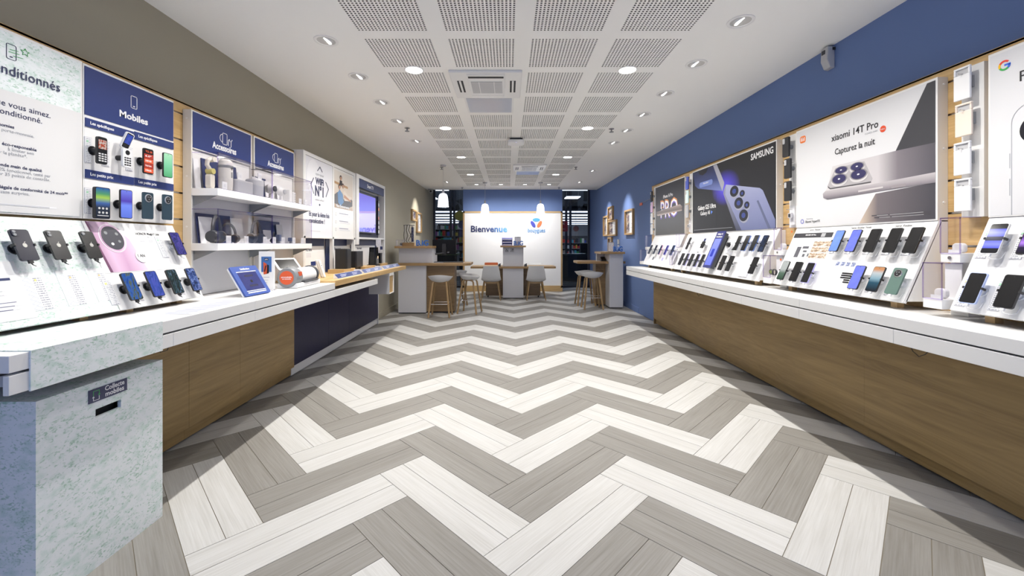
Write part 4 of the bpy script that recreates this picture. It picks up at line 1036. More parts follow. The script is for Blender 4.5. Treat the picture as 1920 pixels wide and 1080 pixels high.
def bprint(t, yc, side, ya, yb, va, vb, m, lay=1, name='print_shape'):
    s = -1 if side > 0 else 1
    x0, x1 = sorted((s*(ya-yc), s*(yb-yc)))
    return MB().box(x0, x1, -.0006*lay, -.0006*(lay-1)+.0001, va, vb).build(name, m, t)
# speckled board
tb, yb_ = board(-1, .75, 2.131, 'slanted green-speckled display board holding three black phones', SPECK)
for k, (y, lab, kind, b) in enumerate(((1.791, 'dark navy phone shown from the back with double camera, nearest on the speckled board', 'square', mat('midnight_back', (0.014, 0.015, 0.03), .25)), (1.926, 'grey-black phone shown from the back, middle of three on the speckled board', 'square', mat('graphite_back', (0.022, 0.022, 0.024), .25)), (2.078, 'black phone shown from the back with single camera, right of three on the speckled board', 'single', mat('black_back', (0.016, 0.016, 0.017), .25)))):
    t = phone(SL(y, .345), lab, OFFSCR, body=b, w=.071 if k < 2 else .066, h=.146, back=(kind, None))
    MB().prism(ell(0, -.002, .0085, .010, 18), -.0515, -.0505).build('fruit_mark', mat('mark_silver', (0.42, 0.42, 0.40), .3, metal=.8), t)
    MB().prism(ell(.0035, .0125, .0035, .0016, 10, R(40)), -.0515, -.0505).build('fruit_mark', MATS['mark_silver'], t)
for k, y in enumerate((1.806, 1.951, 2.09)):
    t = thing('spec_card', '%s large spec sheet below the black phones on the speckled board' % ('left', 'middle', 'right')[k], 'card', SL(y, .147), 'spec sheets on the speckled board')
    MB().box(-.043, .043, -.0015, 0, -.09, .09).build('sheet', mat('thin_sheet', (0.74, 0.78, 0.77), .4), t)
    MB().box(-.002, .041, -.002, -.0015, -.088, .066).build('print', LINES, t)
    MB().box(-.041, .041, -.002, -.0015, .074, .088).build('title_strip', PAPER, t)
    mbw = MB()
    for q in range(7):
        xx = -.04+.005; zz = -.08+.022*q
        mbw.stroke([(xx, zz), (xx+.015, zz+.012), (xx+.032, zz+.002), (xx+.018, zz-.008)], .0012, -.002, -.0015, True)
    mbw.build('line_pattern', mat('pale_lilac_ink', (0.60, 0.60, 0.70), .5), t)
    MB().box(.008, .016, -.0025, -.002, .045, .055).build('energy_mark', [EMK[1], mat('energy_amber', (0.80, 0.55, 0.25), .5), MATS['energy_amber']][k], t)
t = thing('terms_sheet', 'large white terms sheet on the speckled board at the left picture edge', 'card', SL(1.58, .16))
MB().box(-.19, .19, -.002, 0, -.13, .13).build('sheet', PAPER, t)
MB().box(.06, .15, -.0028, -.002, .045, .056).build('blue_bar', NAVYP, t)
for k, z in enumerate((-.05, -.066, -.082)): MB().box(-.1, .165-.012*k, -.0028, -.002, z-.003, z+.003).build('text_line', lines_mat('navy_line', ink=(.1, .1, .2), rows=1, fill=.75), t)
for k, z in enumerate((.0, -.018)): MB().box(-.1, .13, -.0028, -.002, z-.002, z+.002).build('text_line', MATS['tiny_print'], t)
# board with lilac phone picture
tb, yb_ = board(-1, 2.135, 2.714, 'slanted white display board with a pink phone picture')
PURP = print_mat('picture_pink_metal', [(0, (0.35, 0.20, 0.32)), (.3, (0.62, 0.42, 0.58)), (.55, (0.50, 0.30, 0.46)), (1, (0.72, 0.55, 0.68))], mode='X')
def bpoly(t, yc, side, pts, m, lay, name='print_shape'):
    s = -1 if side > 0 else 1
    return MB().prism([(s*(y-yc), v) for y, v in pts], -.0006*lay, -.0006*(lay-1)+.0001).build(name, m, t)
bpoly(tb, yb_, -1, [(2.150, .50), (2.27, .50), (2.36, .40), (2.398, .208), (2.17, .208)], PURP, 1)
bpoly(tb, yb_, -1, [(2.150, .50), (2.158, .50), (2.185, .208), (2.17, .208)], mat('picture_dark_edge', (0.13, 0.04, 0.10), .4), 2)
cy, cv = 2.262, .405
for k, (r_, m) in enumerate(((.086, mat('picture_ring', (0.66, 0.56, 0.64), .35)), (.078, PURP), (.070, mat('picture_lens', (0.045, 0.045, 0.06), .3)))):
    MB().prism(ell(cy-yb_, cv, r_*.86, r_, 30), -.0006*(3+k), -.0006*(2+k)).build('picture_ring', m, tb)
for dx, dz, r_ in ((-.03, .03, .01), (.03, .025, .009), (-.015, -.035, .008), (.03, -.02, .008)):
    MB().prism(ell(cy-yb_+dx, cv+dz, r_, r_, 12), -.0037, -.003).build('picture_lens', PAPER if dz < -.03 else GREYP, tb)
text('HONOR Magic7 Lite', .022, TBLK, tb, 2.495-yb_, .435, -.001, width=.16, bold=.01)
text('5G', .012, INKG, tb, 2.49-yb_, .415, -.001)
for k in range(3): MB().box(2.42-yb_+.055*k, 2.46-yb_+.055*k, -.0008, 0, .385, .397).build('small_print', MATS['tiny_print'], tb)
MB().prism(ell(2.385-yb_, .292, .034, .038, 24), -.0042, -.003).build('badge', PAPER, tb)
text('1 AN', .026, TBLK, tb, 2.385-yb_, .295, -.005, width=.045, bold=.01)
MB().box(2.44-yb_, 2.58-yb_, -.0008, 0, .225, .262).build('small_print', lines_mat('tiny_para', rows=6, fill=.9, ink=(.55, .55, .58)), tb)
bprint(tb, yb_, -1, 2.137, 2.712, .203, .206, LGREY)
hs = [(2.628, .352, sVIOLET, 'phone with violet blossom screen alone at the upper right of the slanted board'), (2.197, .105, sPLANET, 'phone with blue and green planet screen, left of four under the pink picture'), (2.34, .105, sBLUE, 'phone with deep blue silk screen, second of four under the pink picture'), (2.482, .105, sPIANO, 'phone with dark smoky screen, third of four under the pink picture'), (2.629, .105, sCITY, 'phone with blue city-night screen, last of four under the pink picture')]
for k, (y, v, s, lab) in enumerate(hs):
    phone(SL(y, v), lab, s, mount=MOUNTW if k == 0 else BLACK)
    card(SL(y-.072, v-.004), LABCARD + lab.split(',')[0].split(' alone')[0], w=.045, h=.14)

# right boards
def rphone(y, v, lab, s=OFFSCR, body=BLACK, mount=MOUNTW, **k):
    return phone(SR(y, v), lab, s, body=body, mount=mount, **k)
tb, yb_ = board(1, 2.304, 3.434, 'slanted white display board under the white and charcoal poster')
for y, s in ((3.22, 'Série Xiaomi'), (2.80, 'Série Redmi Note'), (2.50, 'Série Redmi')):
    text(s, .022, TBLK, tb, yb_-y, .474, -.001, shear=.15)
bprint(tb, yb_, 1, 3.425, 3.02, .408, .448, mat('picture_dark_strip', (0.03, 0.03, 0.036), .4))
text('XIAOMI 14T Pro', .016, PAPER, tb, yb_-3.24, .43, -.0014, bold=.02)
bprint(tb, yb_, 1, 3.13, 3.09, .413, .443, SILVB, 2)
photos = [print_mat('photo_interior_%d' % k, [(.3, (0.06, 0.045, 0.04)), (.45, (0.35, 0.22, 0.13)), (.55, (0.62, 0.52, 0.40)), (.7, (0.75, 0.74, 0.72))], (7+k, 1, 6), 1.5, 2) for k in range(3)]
for k in range(3): bprint(tb, yb_, 1, 3.17, 3.0, .335-.048*k, .377-.048*k, photos[k])
for (ya, yb2, va, vb) in ((3.27, 3.205, .315, .335), (3.33, 3.285, .24, .33), (3.25, 3.21, .285, .30), (3.19, 3.175, .25, .275), (3.24, 3.215, .245, .27)):
    bprint(tb, yb_, 1, ya, yb2, va, vb, mat('picture_slate', (0.09, 0.09, 0.105), .4))
bprint(tb, yb_, 1, 3.40, 3.30, .35, .38, MATS['tiny_para']); bprint(tb, yb_, 1, 3.42, 3.35, .24, .32, lines_mat('tiny_list', rows=8, fill=.4))
t = thing('information_card', 'white information card with pictures and black bars in the middle board', 'card', SR(2.80, .145))
MB().box(-.105, .105, -.002, 0, -.105, .1).build('sheet', PAPER, t)
for k in range(4):
    MB().box(-.075+.043*k, -.045+.043*k, -.0027, -.002, .045, .075).build('thumbnail', print_mat('thumb_%d' % k, [(.35, (0.02, 0.03, 0.08)), (.5, (0.2, 0.25, 0.45)), (.65, (0.7, 0.7, 0.75))], (4, 1, 4+k), 1, 2), t)
for k in range(5): MB().prism(rrect(.085 if k < 3 else .05, .012, .005, 3, .05 if k < 3 else .066, -.005-.0155*k), -.0027, -.002).build('black_bar', BLACK, t)
for k in range(5): MB().box(-.085, -.02, -.0025, -.002, -.08+.025*k, -.076+.025*k).build('text_line', MATS['tiny_print'], t)
X_ = [(2.892, .357, 'phone with light blue lit screen, first of two beside the picture strip', sSKY, {}), (2.754, .357, 'phone with periwinkle lit screen, second of two beside the picture strip', sPERI, {}), (2.611, .357, 'black-screen phone right of the two blue lit ones in the upper row', OFFSCR, {}), (2.473, .357, 'black-screen phone second from the upper right corner of the middle board', OFFSCR, {}), (2.347, .357, 'black-screen phone at the upper right corner of the middle board', OFFSCR, {}),
      (3.304, .105, 'phone with misty landscape screen at the lower left of the middle board', sMIST, {}), (3.16, .105, 'black-screen phone right of the misty landscape phone', OFFSCR, {}), (3.031, .105, 'black-screen phone with lilac body left of the information card', OFFSCR, {'body': LILACB}), (2.609, .105, 'phone with round periwinkle pattern screen right of the information card', sPERI, {}), (2.475, .105, 'phone with sea and orange home screen in the lower row', sSEA, {}), (2.347, .105, 'sage green phone back with big round camera at the lower right', OFFSCR, {'body': mat('sage_back', (0.10, 0.17, 0.145), .35), 'back': ('round', STEEL), 'clips': False})]
for y, v, lab, s, kw in X_:
    rphone(y, v, lab, s, h=.16, w=.075, **kw)
    card(SR(y+.071, v-.006), 'narrow spec card, %s from the left in the %s row of the middle board' % (ordn[[q[0] for q in X_ if (q[1] > .2) == (v > .2)].index(y)], 'upper' if v > .2 else 'lower'), w=.042, h=.14)
tb, yb_ = board(1, 3.65, 5.50, 'slanted white display board under the black poster')
S_ = [(5.261, .343, 'dark folding phone half behind clear case at the upper left of the far board', OFFSCR, {'w': .05}),
      (4.13, .343, 'black-screen phone first of three right of the white watch', OFFSCR, {'body': SILVB}), (3.992, .343, 'black-screen phone middle of three right of the white watch', OFFSCR, {'body': BLUEB}), (3.853, .343, 'black-screen phone last of three right of the white watch', OFFSCR, {'body': BLUEB}), (3.715, .338, 'phone with dark round dial screen at the upper right of the far board', sDIAL, {}),
      (5.272, .125, 'black-screen phone first of five left of the big blue tablet', OFFSCR, {}), (5.126, .125, 'black-screen phone with violet body second of five left of the big blue tablet', OFFSCR, {'body': LILACB}), (4.995, .125, 'black-screen phone third of five left of the big blue tablet', OFFSCR, {}), (4.844, .125, 'black-screen phone with violet body fourth of five left of the big blue tablet', OFFSCR, {'body': LILACB}), (4.713, .125, 'black-screen phone nearest the big blue tablet on its left', OFFSCR, {'body': SILVB}),
      (4.265, .123, 'black-screen phone just right of the big blue tablet, lower row', OFFSCR, {}), (4.119, .123, 'black-screen phone left of the white calendar-like sheet', OFFSCR, {}), (3.721, .124, 'black-screen phone at the lower right of the far board', OFFSCR, {})]
for y, v, lab, s, kw in S_: rphone(y, v, lab, s, h=.162, w=kw.pop('w', .074), **kw)
t = rphone(4.86, .325, 'small phone with navy picture card above it on the far board', OFFSCR, h=.085, w=.07)
t = thing('picture_card', 'white card with navy picture left of the small phone', 'card', SR(4.985, .34)); MB().box(-.05, .05, -.002, 0, -.11, .09).build('sheet', PAPER, t); MB().box(0, .05, -.0028, -.002, .01, .085).build('picture', NAVYP, t); MB().box(-.04, 0, -.0028, -.002, -.1, -.09).build('dark_line', CHAR, t)
t = thing('picture_card', 'white card with blue and yellow picture beside the big tablet', 'card', SR(4.70, .34)); MB().box(-.045, .045, -.002, 0, -.11, .12).build('sheet', PAPER, t); MB().box(-.04, .04, -.0028, -.002, .0, .11).build('picture', print_mat('flag_picture', [(0, (0.02, 0.02, 0.03)), (.3, (0.03, 0.03, 0.05)), (.31, (0.75, 0.70, 0.20)), (.5, (0.7, 0.75, 0.5)), (1, (0.25, 0.45, 0.75))], mode='Z'), t)
t = thing('tablet_stand', 'tall blue-framed tablet standing out from the far board', 'tablet', SR(4.505, .262))
BF = mat('deep_blue_frame', (0.03, 0.035, 0.16), .35)
MB().box(-.075, .075, -.06, -.02, -.21, .20).build('housing', CHAR, t)
MB().prism(rrect(.175, .43, .012), -.068, -.06).build('frame', BF, t)
MB().box(-.066, .066, -.0695, -.068, -.185, .125).build('screen', screen_mat('scr_tablet_blue', [(0, (0.16, 0.20, 0.85)), (1, (0.28, 0.32, 0.95))], mode='z', es=.8), t)
text('Galaxy AI', .03, PAPER, t, 0, .18, -.0695, width=.11, bold=.02); text('Assistant', .026, PAPER, t, 0, .148, -.0695, width=.13, bold=.02)
MB().prism(rrect(.055, .09, .008, 4, .0, -.04), -.0705, -.0695).build('screen_picture', screen_mat('scr_tab_pic', [(0, (0.03, 0.05, 0.5)), (1, (0.05, 0.08, 0.6))], mode='z', es=.7), t)
MB().box(-.06, .06, -.02, 0, -.18, .16).build('bracket', BLACKM, t)
t = thing('smart_watch', 'white and black smart watch on a stand between the phones', 'watch', SR(4.266, .32))
MB().lathe([(.0001, -.075), (.021, -.075), (.023, -.065), (.021, -.055), (.0001, -.055)], 20, axis='Y').build('case', BLACK, t, smooth=True)
MB().lathe([(.045, -.03), (.05, -.045), (.048, -.06), (.04, -.06), (.04, -.03)], 20, c=(.005, 0, -.01), axis='Y', close=True).build('strap', MOUNTW, t, smooth=True)
MB().box(-.02, .02, -.055, 0, -.09, -.06).build('stand', MOUNTW, t); MB().cyl((0, -.055, 0), (0, 0, -.02), .018, n=12).build('holder', BLACK, t)
t = thing('calendar_sheet', 'white calendar-like feature sheet in a clear holder on the far board', 'card', SR(3.90, .115))
MB().box(-.075, .075, -.012, 0, -.095, .10).build('holder', ACRYLW, t); MB().box(-.068, .068, -.0128, -.012, -.085, .09).build('print', lines_mat('calendar_print', rows=9, fill=.45, ink=(.6, .6, .63)), t)
tb, yb_ = board(1, 5.60, 6.76, 'slanted white display board under the dark poster with glowing letters')
for k, (y, b, cn) in enumerate(((6.553, CHAR, 'black'), (6.328, SILVB, 'silver'), (6.117, PINKB, 'pink'), (5.89, LILACB, 'violet'), (5.673, BLUEB, 'blue'))):
    rphone(y, .24, '%s-bodied phone, %s of five in the single row on the farthest board' % (cn, ('first', 'second', 'third', 'fourth', 'last')[k]), [OFFSCR, OFFSCR, sDIAL, sVIOLET, sDIAL][k], body=b, h=.15, w=.072)
    bprint(tb, yb_, 1, y+.04, y-.04, .34, .348, MATS['tiny_print'])
for k in range(6): bprint(tb, yb_, 1, 6.62-.19*k, 6.56-.19*k, .09, .14, [MATS['tiny_list'], MATS['picture_slate'], MATS['tiny_list'], LILACB, MATS['tiny_list'], MATS['tiny_list']][k])
tb, yb_ = board(1, .95, 2.061, 'slanted white display board nearest on the blue wall side')
for y, v, lab, s, kw in ((1.955, .361, 'phone with glowing blue bands screen at the upper left of the nearest board', sBAND, {'body': SILVB}), (1.815, .361, 'phone with pink and violet bubbles screen at the right picture edge', sPINK, {}), (1.956, .107, 'black-screen phone with pale blue body, lower left of the nearest board', OFFSCR, {'body': mat('pale_blue_body', (0.42, 0.50, 0.75), .35)}), (1.815, .107, 'black-screen phone at the lower right picture edge', OFFSCR, {})):
    rphone(y, v, lab, s, h=.157, w=.074, **kw)
    card(SR(y+.071, v-.008), 'narrow spec card, %s in the %s row of the nearest right board' % ('first' if y > 1.9 else 'second', 'upper' if v > .2 else 'lower'), w=.045, h=.15)

# ------------------------------------------------------------------ clear show cases between the boards
def clear_box(t, x0, x1, y0, y1, z0, z1, d=.003, top=True):
    """sheets of a clear case in the parent's frame, with tinted edges"""
    MB().box(x0, x1, y0, y0+d, z0, z1).build('front_pane', ACRYL, t)
    MB().box(x0, x0+d, y0+d, y1, z0, z1).build('side_pane', ACRYL, t)
    MB().box(x1-d, x1, y0+d, y1, z0, z1).build('side_pane', ACRYL, t)
    if top: MB().box(x0+d, x1-d, y0+d, y1, z1-d, z1).build('top_pane', ACRYL, t)
    e = .0022
    for (x, y) in ((x0, y0), (x1, y0)): MB().box(x-e, x+e, y-e, y+e, z0, z1).build('pane_edge', ACEDGE, t)
    MB().box(x0, x1, y0-e, y0+e, z1-e, z1+e).build('pane_edge', ACEDGE, t)
    for x in (x0, x1): MB().box(x-e, x+e, y0, y1, z1-e, z1+e).build('pane_edge', ACEDGE, t)
    MB().box(x0, x1, y0-e, y0+e, z0-e, z0+e).build('pane_edge', ACEDGE, t)
def earbuds(M, lab):
    t = thing('earbud_case', lab, 'earbuds', M)
    MB().prism(rrect(.055, .05, .018, 5, 0, .026), -.012, .012).build('case', FRAMEW, t, bevel=.004)
    MB().box(-.03, .03, -.028, -.0245, .0, .018).build('name_card', PAPER, t)
def watch(M, lab, dial):
    t = thing('smart_watch', lab, 'watch', M)
    MB().lathe([(.0001, -.018), (.02, -.018), (.023, -.012), (.021, -.004), (.0001, -.004)], 20, c=(0, 0, .045), axis='Y').build('case', CHAR, t, smooth=True)
    MB().cyl((0, -.0185, .045), (0, -.0178, .045), .016, n=16).build('dial', dial, t)
    MB().lathe([(.026, -.006), (.031, .004), (.026, .014), (.023, .004)], 20, c=(0, .012, .04), axis='Y', close=True).build('strap', BLACKM, t, smooth=True)
    MB().box(-.025, .025, -.03, .03, 0, .016).build('stand', FRAMEW, t)
names = ['nearest', 'middle', 'second farthest', 'farthest']
for n, yn in enumerate((2.085, 3.45, 5.508, 6.775)):
    wid = .095
    yc = yn+wid/2
    for lv, (xf, xb, z0, zb) in enumerate(((2.18, 2.30, 1.0, 1.05), (2.272, 2.385, 1.235, 1.283))):
        t = thing('show_case', '%s clear show case on white base, %s step, blue wall side' % (names[n], ('lower', 'upper')[lv]), 'show case', FR(yc, 0, xf), 'clear show cases in steps')
        MB().box(-wid/2, wid/2, 0, 2.44-xf, z0, zb).build('base', FRAMEW, t, bevel=.002)
        if lv == 0: MB().box(-wid/2+.005, wid/2-.005, .14, 2.44-xf, .962, 1.235).build('riser', FRAMEW, t)
        if lv == 1:
            MB().cyl((0, -.004, (z0+zb)/2), (0, .002, (z0+zb)/2), .009, n=14).build('lock', STEEL, t)
        clear_box(t, -wid/2, wid/2, 0, .105, zb, zb+.182)
        if lv == 0: MB().box(-.04, .04, .108, .112, zb, zb+.18).build('back_card', PAPER, t)
        if n == 0: earbuds(FR(yc, zb+.0005, xf+.05), 'white earbud case in the nearest %s clear case' % ('lower', 'upper')[lv])
        elif n == 1 and lv == 0: watch(FR(yc, zb+.0005, xf+.05), 'black round smart watch in the middle lower clear case', mat('dial_green', (0.25, 0.35, 0.05), .4))
        elif n == 1: earbuds(FR(yc, zb+.0005, xf+.05), 'white earbud case in the middle upper clear case')
        if n == 1:
            MB().prism(rrect(.018, .018, .005, 3, .02, zb+.15), .1055, .107).build('orange_mark', ORG, t)
# strips of hanging phone cases
def case_strip(y, label, items, z0=1.47, z1=2.255, w=.052):
    t = thing('accessory_strip', label, 'accessory strip', FR(y, 0, 2.405))
    MB().box(-w, w, 0, .038, z0, z1).build('strip_panel', FRAMEW, t)
    for (z, m, lab, kind, dx) in items:
        o = thing('phone_case', lab, 'phone case', FR(y+dx, z, 2.405), 'hanging phone cases')
        MB().cyl((0, 0, .05), (0, -.06, .05), .003, n=8).build('hook', STEEL, o)
        if kind == 'case':
            mb = MB(); y0, y1 = -.045, -.033
            # shell with a camera cut-out
            mb.box(-.039, .039, y0, y1, -.085, .045).box(-.039, .039, y0, y1, .075, .085).box(-.039, -.03, y0, y1, .045, .075).box(.03, .039, y0, y1, .045, .075)
            mb.build('shell', m, o, bevel=.003)
            MB().box(-.03, .03, -.038, -.034, .045, .075).build('camera_window', CHAR if m != PAPER and m.name != 'case_cream' else LGREY, o)
            MB().box(.0, .039, -.033, -.02, -.03, .03).build('holder', GREYP, o)
        elif kind == 'phone':
            MB().prism(rrect(.078, .165, .010), -.055, -.040).build('shell', m, o)
            MB().prism(rrect(.026, .045, .006, 3, -.02, .052), -.058, -.055).build('camera_window', LGREY, o)
            MB().cyl((0, -.04, 0), (0, 0, 0), .018, n=12).build('holder', GREYP, o)
        else:
            MB().box(-.035, .035, -.045, -.01, -.08, .08).build('shell', ACRYL, o)
            MB().box(-.02, .02, -.035, -.02, -.02, .02).build('camera_window', MOUNTW, o); MB().box(-.012, .012, -.037, -.035, -.014, .014).build('watch_face', CHAR, o)
            MB().box(-.03, .03, -.012, 0, -.08, .08).build('holder', PAPER, o)
CREAM = mat('case_cream', (0.80, 0.70, 0.60), .45); MINT = mat('case_mint', (0.62, 0.78, 0.74), .45); CBLU = mat('case_blue', (0.07, 0.10, 0.42), .45); CPNK = mat('case_pink', (0.72, 0.50, 0.70), .45); CGRY = mat('case_grey', (0.42, 0.42, 0.43), .45)
case_strip(2.148, 'white strip of pale phone cases between the two nearest posters', [(2.165, PAPER, 'white phone case, topmost on the nearest strip', 'case', .012), (1.975, CREAM, 'cream phone case, second from the top on the nearest strip', 'case', .005), (1.775, PAPER, 'white phone case, third from the top on the nearest strip', 'case', .012), (1.585, PAPER, 'white phone case, lowest on the nearest strip', 'case', .01)])
case_strip(3.495, 'white strip of black phone cases between the white and the black poster', [(2.15, BLACKM, 'black flat wallet case, topmost on the middle strip', 'phone', .02), (1.965, BLACKM, 'black phone case, second on the middle strip', 'phone', .0), (1.775, BLACKM, 'black phone case with pale camera window, third on the middle strip', 'phone', .0), (1.57, PAPER, 'clear pack with small watch, lowest on the middle strip', 'pack', .0)])
case_strip(5.44, 'white strip of mixed phone cases left of the black poster', [(2.13, CBLU, 'blue phone case, topmost left of the black poster', 'phone', .02), (1.95, MINT, 'mint phone case, second left of the black poster', 'phone', .02), (1.76, CGRY, 'grey clear phone case, third left of the black poster', 'phone', .02), (1.57, PAPER, 'white pack with dark item, lowest left of the black poster', 'pack', .02)])
case_strip(6.79, 'white strip of phone cases at the far end of the blue wall display', [(2.11, BLACKM, 'black phone case, topmost on the farthest strip', 'phone', .02), (1.93, CPNK, 'pink phone case, second on the farthest strip', 'phone', .02), (1.75, PAPER, 'white phone case, third on the farthest strip', 'phone', .02), (1.57, PAPER, 'white phone case, lowest on the farthest strip', 'phone', .02)])

# ------------------------------------------------------------------ accessory shelving on the beige wall
PALEG = mat('pale_grey_panel', (0.60, 0.60, 0.63), .5)
def bay(y0, y1, label):
    yc = (y0+y1)/2; w = (y1-y0)/2
    t = thing('accessory_bay', label, 'shelving bay', FL(yc, 0))
    MB().box(-w+.0125, w-.0125, .02, .058, .965, 2.262).build('back_panel', PALEG, t)
    for s in (-1, 1):
        MB().box(s*w-.012 if s > 0 else -w, w if s > 0 else -w+.012, -.002, .056, .965, 2.262).build('upright', FRAME, t)
        for zz in (1.1, 1.45, 1.8, 2.2): MB().cyl((s*w, .03, zz), (s*(w+.003), .03, zz), .006, n=8).build('rivet', FRAMEW, t, key=('bayriv', round(w, 3), s, zz))
    MB().box(-w+.012, w-.012, -.0, .02, 1.995, 2.262).build('header_frame', FRAMEW, t)
    hd = MB().box(-w+.014, w-.014, -.003, -.0, 2.003, 2.252).build('header', BLUEP, t)
    text('Accessoires', .068, PAPER, hd, 0, 2.066, -.0038, width=.27, bold=.03)
    x, z = 0, 2.14
    MB().stroke(rrect(.05, .085, .008, 2, x, z), .005, -.004, -.003, True).build('icon_line', PAPER, hd)
    MB().stroke([(x-.025-.03*math.sin(R(a)), z+.03*math.cos(R(a))) for a in range(10, 175, 20)], .005, -.004, -.003).build('icon_line', PAPER, hd)
    MB().stroke([(x+.04, z-.04), (x+.04, z), (x+.052, z+.01), (x+.06, z-.005)], .006, -.004, -.003).build('icon_line', PAPER, hd)
    MB().stroke([(x+.072, z-.045), (x+.072, z-.005), (x+.084, z+.012)], .006, -.004, -.003).build('icon_line', PAPER, hd)
    MB().box(-w+.014, w-.014, .012, .02, 1.72, 1.99).build('light_strip', FRAMEW, t)
    return t
bay(2.867, 3.545, 'white accessory shelving bay with blue header, nearer one')
bay(3.575, 4.25, 'white accessory shelving bay with blue header, farther one')
for n, (ya, yb) in enumerate(((2.868, 3.532), (3.534, 4.244))):
    for lv, (zt, zc2) in enumerate(((1.335, 1.573), (1.717, 1.965))):
        nm = '%s %s' % (('lower', 'upper')[lv], ('nearer', 'farther')[n])
        yc = (ya+yb)/2; w = (yb-ya)/2
        t = thing('shelf', '%s white accessory shelf' % nm + ' under clear cover', 'shelf', FL(yc, 0, -2.005))
        MB().box(-w, w, 0, .184, zt-.051, zt).build('board', WHITE, t, bevel=.002)
        for s in (-1, 1): MB().prismx([(.02, zt-.051), (.184, zt-.051), (.184, zt-.12)], s*(w-.02)-.002, s*(w-.02)+.002).build('bracket', GREYP, t)
        t = thing('clear_cover', 'clear acrylic cover on the %s accessory shelf' % nm, 'cover', FL(yc, 0, -2.008))
        clear_box(t, -w+.004, w-.004, 0, .178, zt+.0005, zc2)
def price_card(y, z, x, lab, w=.05, h=.055):
    t = thing('price_card', lab, 'card', FL(y, z, x), 'small white price cards on the shelves')
    MB().box(-w/2, w/2, -.004, 0, 0, h).build('sheet', PAPER, t, key=('prc', w, h))
    MB().box(-w/2, w/2, 0, .02, 0, .003).build('foot', PAPER, t, key=('prf', w, h))
    MB().box(-w/2+.008, w/2-.008, -.0045, -.004, h*.35, h*.75).build('print', MATS['tiny_para'], t, key=('prp', w, h))
def back_card(y, z, w, h, m, lab, x=-2.165, lean=6):
    t = thing('display_card', lab, 'card', FL(y, z, x) @ RX(-lean), 'cards behind the shelf goods')
    MB().box(-w/2, w/2, 0, .006, 0, h).build('sheet', m, t)
    return t
IV = mat('ivory_plastic', (0.66, 0.62, 0.53), .4); FAB = mat('grey_fabric', (0.42, 0.42, 0.44), .85, bump=.3); FABL = mat('light_fabric', (0.68, 0.65, 0.60), .85, bump=.3)
zs = 1.7175
back_card(2.905, zs, .05, .21, PAPER, 'tall white card at the left end of the upper nearer shelf')
back_card(3.16, zs, .38, .23, NAVYP, 'navy backing board of the upper nearer shelf', x=-2.172)
t = thing('gimbal_stabiliser', 'ivory camera stabiliser with yellow knob on the upper shelf', 'stabiliser', FL(2.925, zs, -2.10))
MB().prism(rrect(.045, .10, .018, 5, 0, .055), -.02, .02).build('grip', IV, t, bevel=.004)
MB().lathe([(.0001, -.026), (.02, -.026), (.022, .02), (.0001, .022)], 18, c=(0, 0, .125), axis='Y').build('knob', mat('yellow_knob', (0.55, 0.48, 0.16), .4), t, smooth=True)
MB().tube([(-.005, 0, .14), (-.03, 0, .165), (-.025, 0, .195), (.005, 0, .215)], .014, 10).build('arm', IV, t, smooth=True)
MB().lathe([(.0001, -.02), (.018, -.02), (.02, .016), (.0001, .018)], 18, c=(.018, 0, .212), axis='Y').build('motor', IV, t, smooth=True)
price_card(2.955, zs, -2.02, 'price card before the ivory stabiliser')
t = thing('speaker', 'tall ivory portable speaker with carrying strap on the upper shelf', 'speaker', FL(3.062, zs, -2.085))
MB().lathe([(.0001, 0), (.035, 0), (.044, .015), (.047, .05), (.047, .19), (.042, .222), (.028, .235), (.0001, .236)], 28).build('body', FABL, t, smooth=True)
MB().lathe([(.048, .17), (.0485, .178), (.048, .19)], 28).build('strap', GREYP, t, smooth=True)
MB().box(-.004, .004, -.05, -.045, .10, .14).build('label_strip', GREYP, t); MB().box(-.012, .012, -.05, -.046, .168, .172).box(-.002, .002, -.05, -.046, .158, .182).build('plus_mark', CHAR, t)
t = thing('speaker', 'wide grey fabric speaker on the upper shelf', 'speaker', FL(3.235, zs, -2.09))
MB().prismz(rrect(.21, .09, .02, 5), .0, .105).build('body', FAB, t, bevel=.006)
price_card(3.20, zs+.106, -2.07, 'price card on top of the wide grey speaker')
t = thing('speaker', 'round grey fabric speaker on the upper shelf', 'speaker', FL(3.425, zs, -2.09))
MB().lathe([(.0001, 0), (.06, 0), (.062, .01), (.066, .13), (.06, .14), (.0001, .14)], 28).build('body', FAB, t, smooth=True)
MB().lathe([(.0001, .141), (.062, .141), (.067, .13)], 28).build('top_cap', LGREY, t, smooth=True)
price_card(3.44, zs+.142, -2.06, 'price card on top of the round grey speaker')
back_card(3.66, zs, .20, .20, NAVYP, 'navy backing board of the upper farther shelf', x=-2.175)
for k, y in enumerate((3.60, 3.78, 3.97)): back_card(y, zs, .12, .19-.01*k, PAPER, '%s white card on the upper farther shelf' % ordn[k])
for k, (y, r_) in enumerate(((3.63, .045), (3.80, .04))):
    t = thing('security_camera', 'white round indoor camera, %s on the upper farther shelf' % ('left', 'right')[k], 'camera', FL(y, zs, -2.08))
    MB().lathe([(.0001, 0), (.035, 0), (.035, .01), (.012, .02), (.012, .05)], 18).build('foot', FRAMEW, t, smooth=True)
    MB().lathe([(.0001, -r_), (r_*.7, -r_*.7), (r_, 0), (r_*.7, r_*.7), (.0001, r_)], 20, c=(0, 0, .05+r_), axis='Y').build('head', FRAMEW, t, smooth=True)
    MB().cyl((0, -r_-.002, .05+r_), (0, -r_*.8, .05+r_), r_*.55, n=16).build('lens', CHAR if k == 0 else LGREY, t)
t = thing('smart_plug_set', 'white stepped boxes on the upper farther shelf', 'box', FL(3.93, zs, -2.08))
MB().box(-.05, .0, -.04, .03, 0, .12).build('tall_box', FRAMEW, t, bevel=.008); MB().box(.002, .055, -.045, .03, 0, .105).build('low_box', FRAMEW, t, bevel=.008)
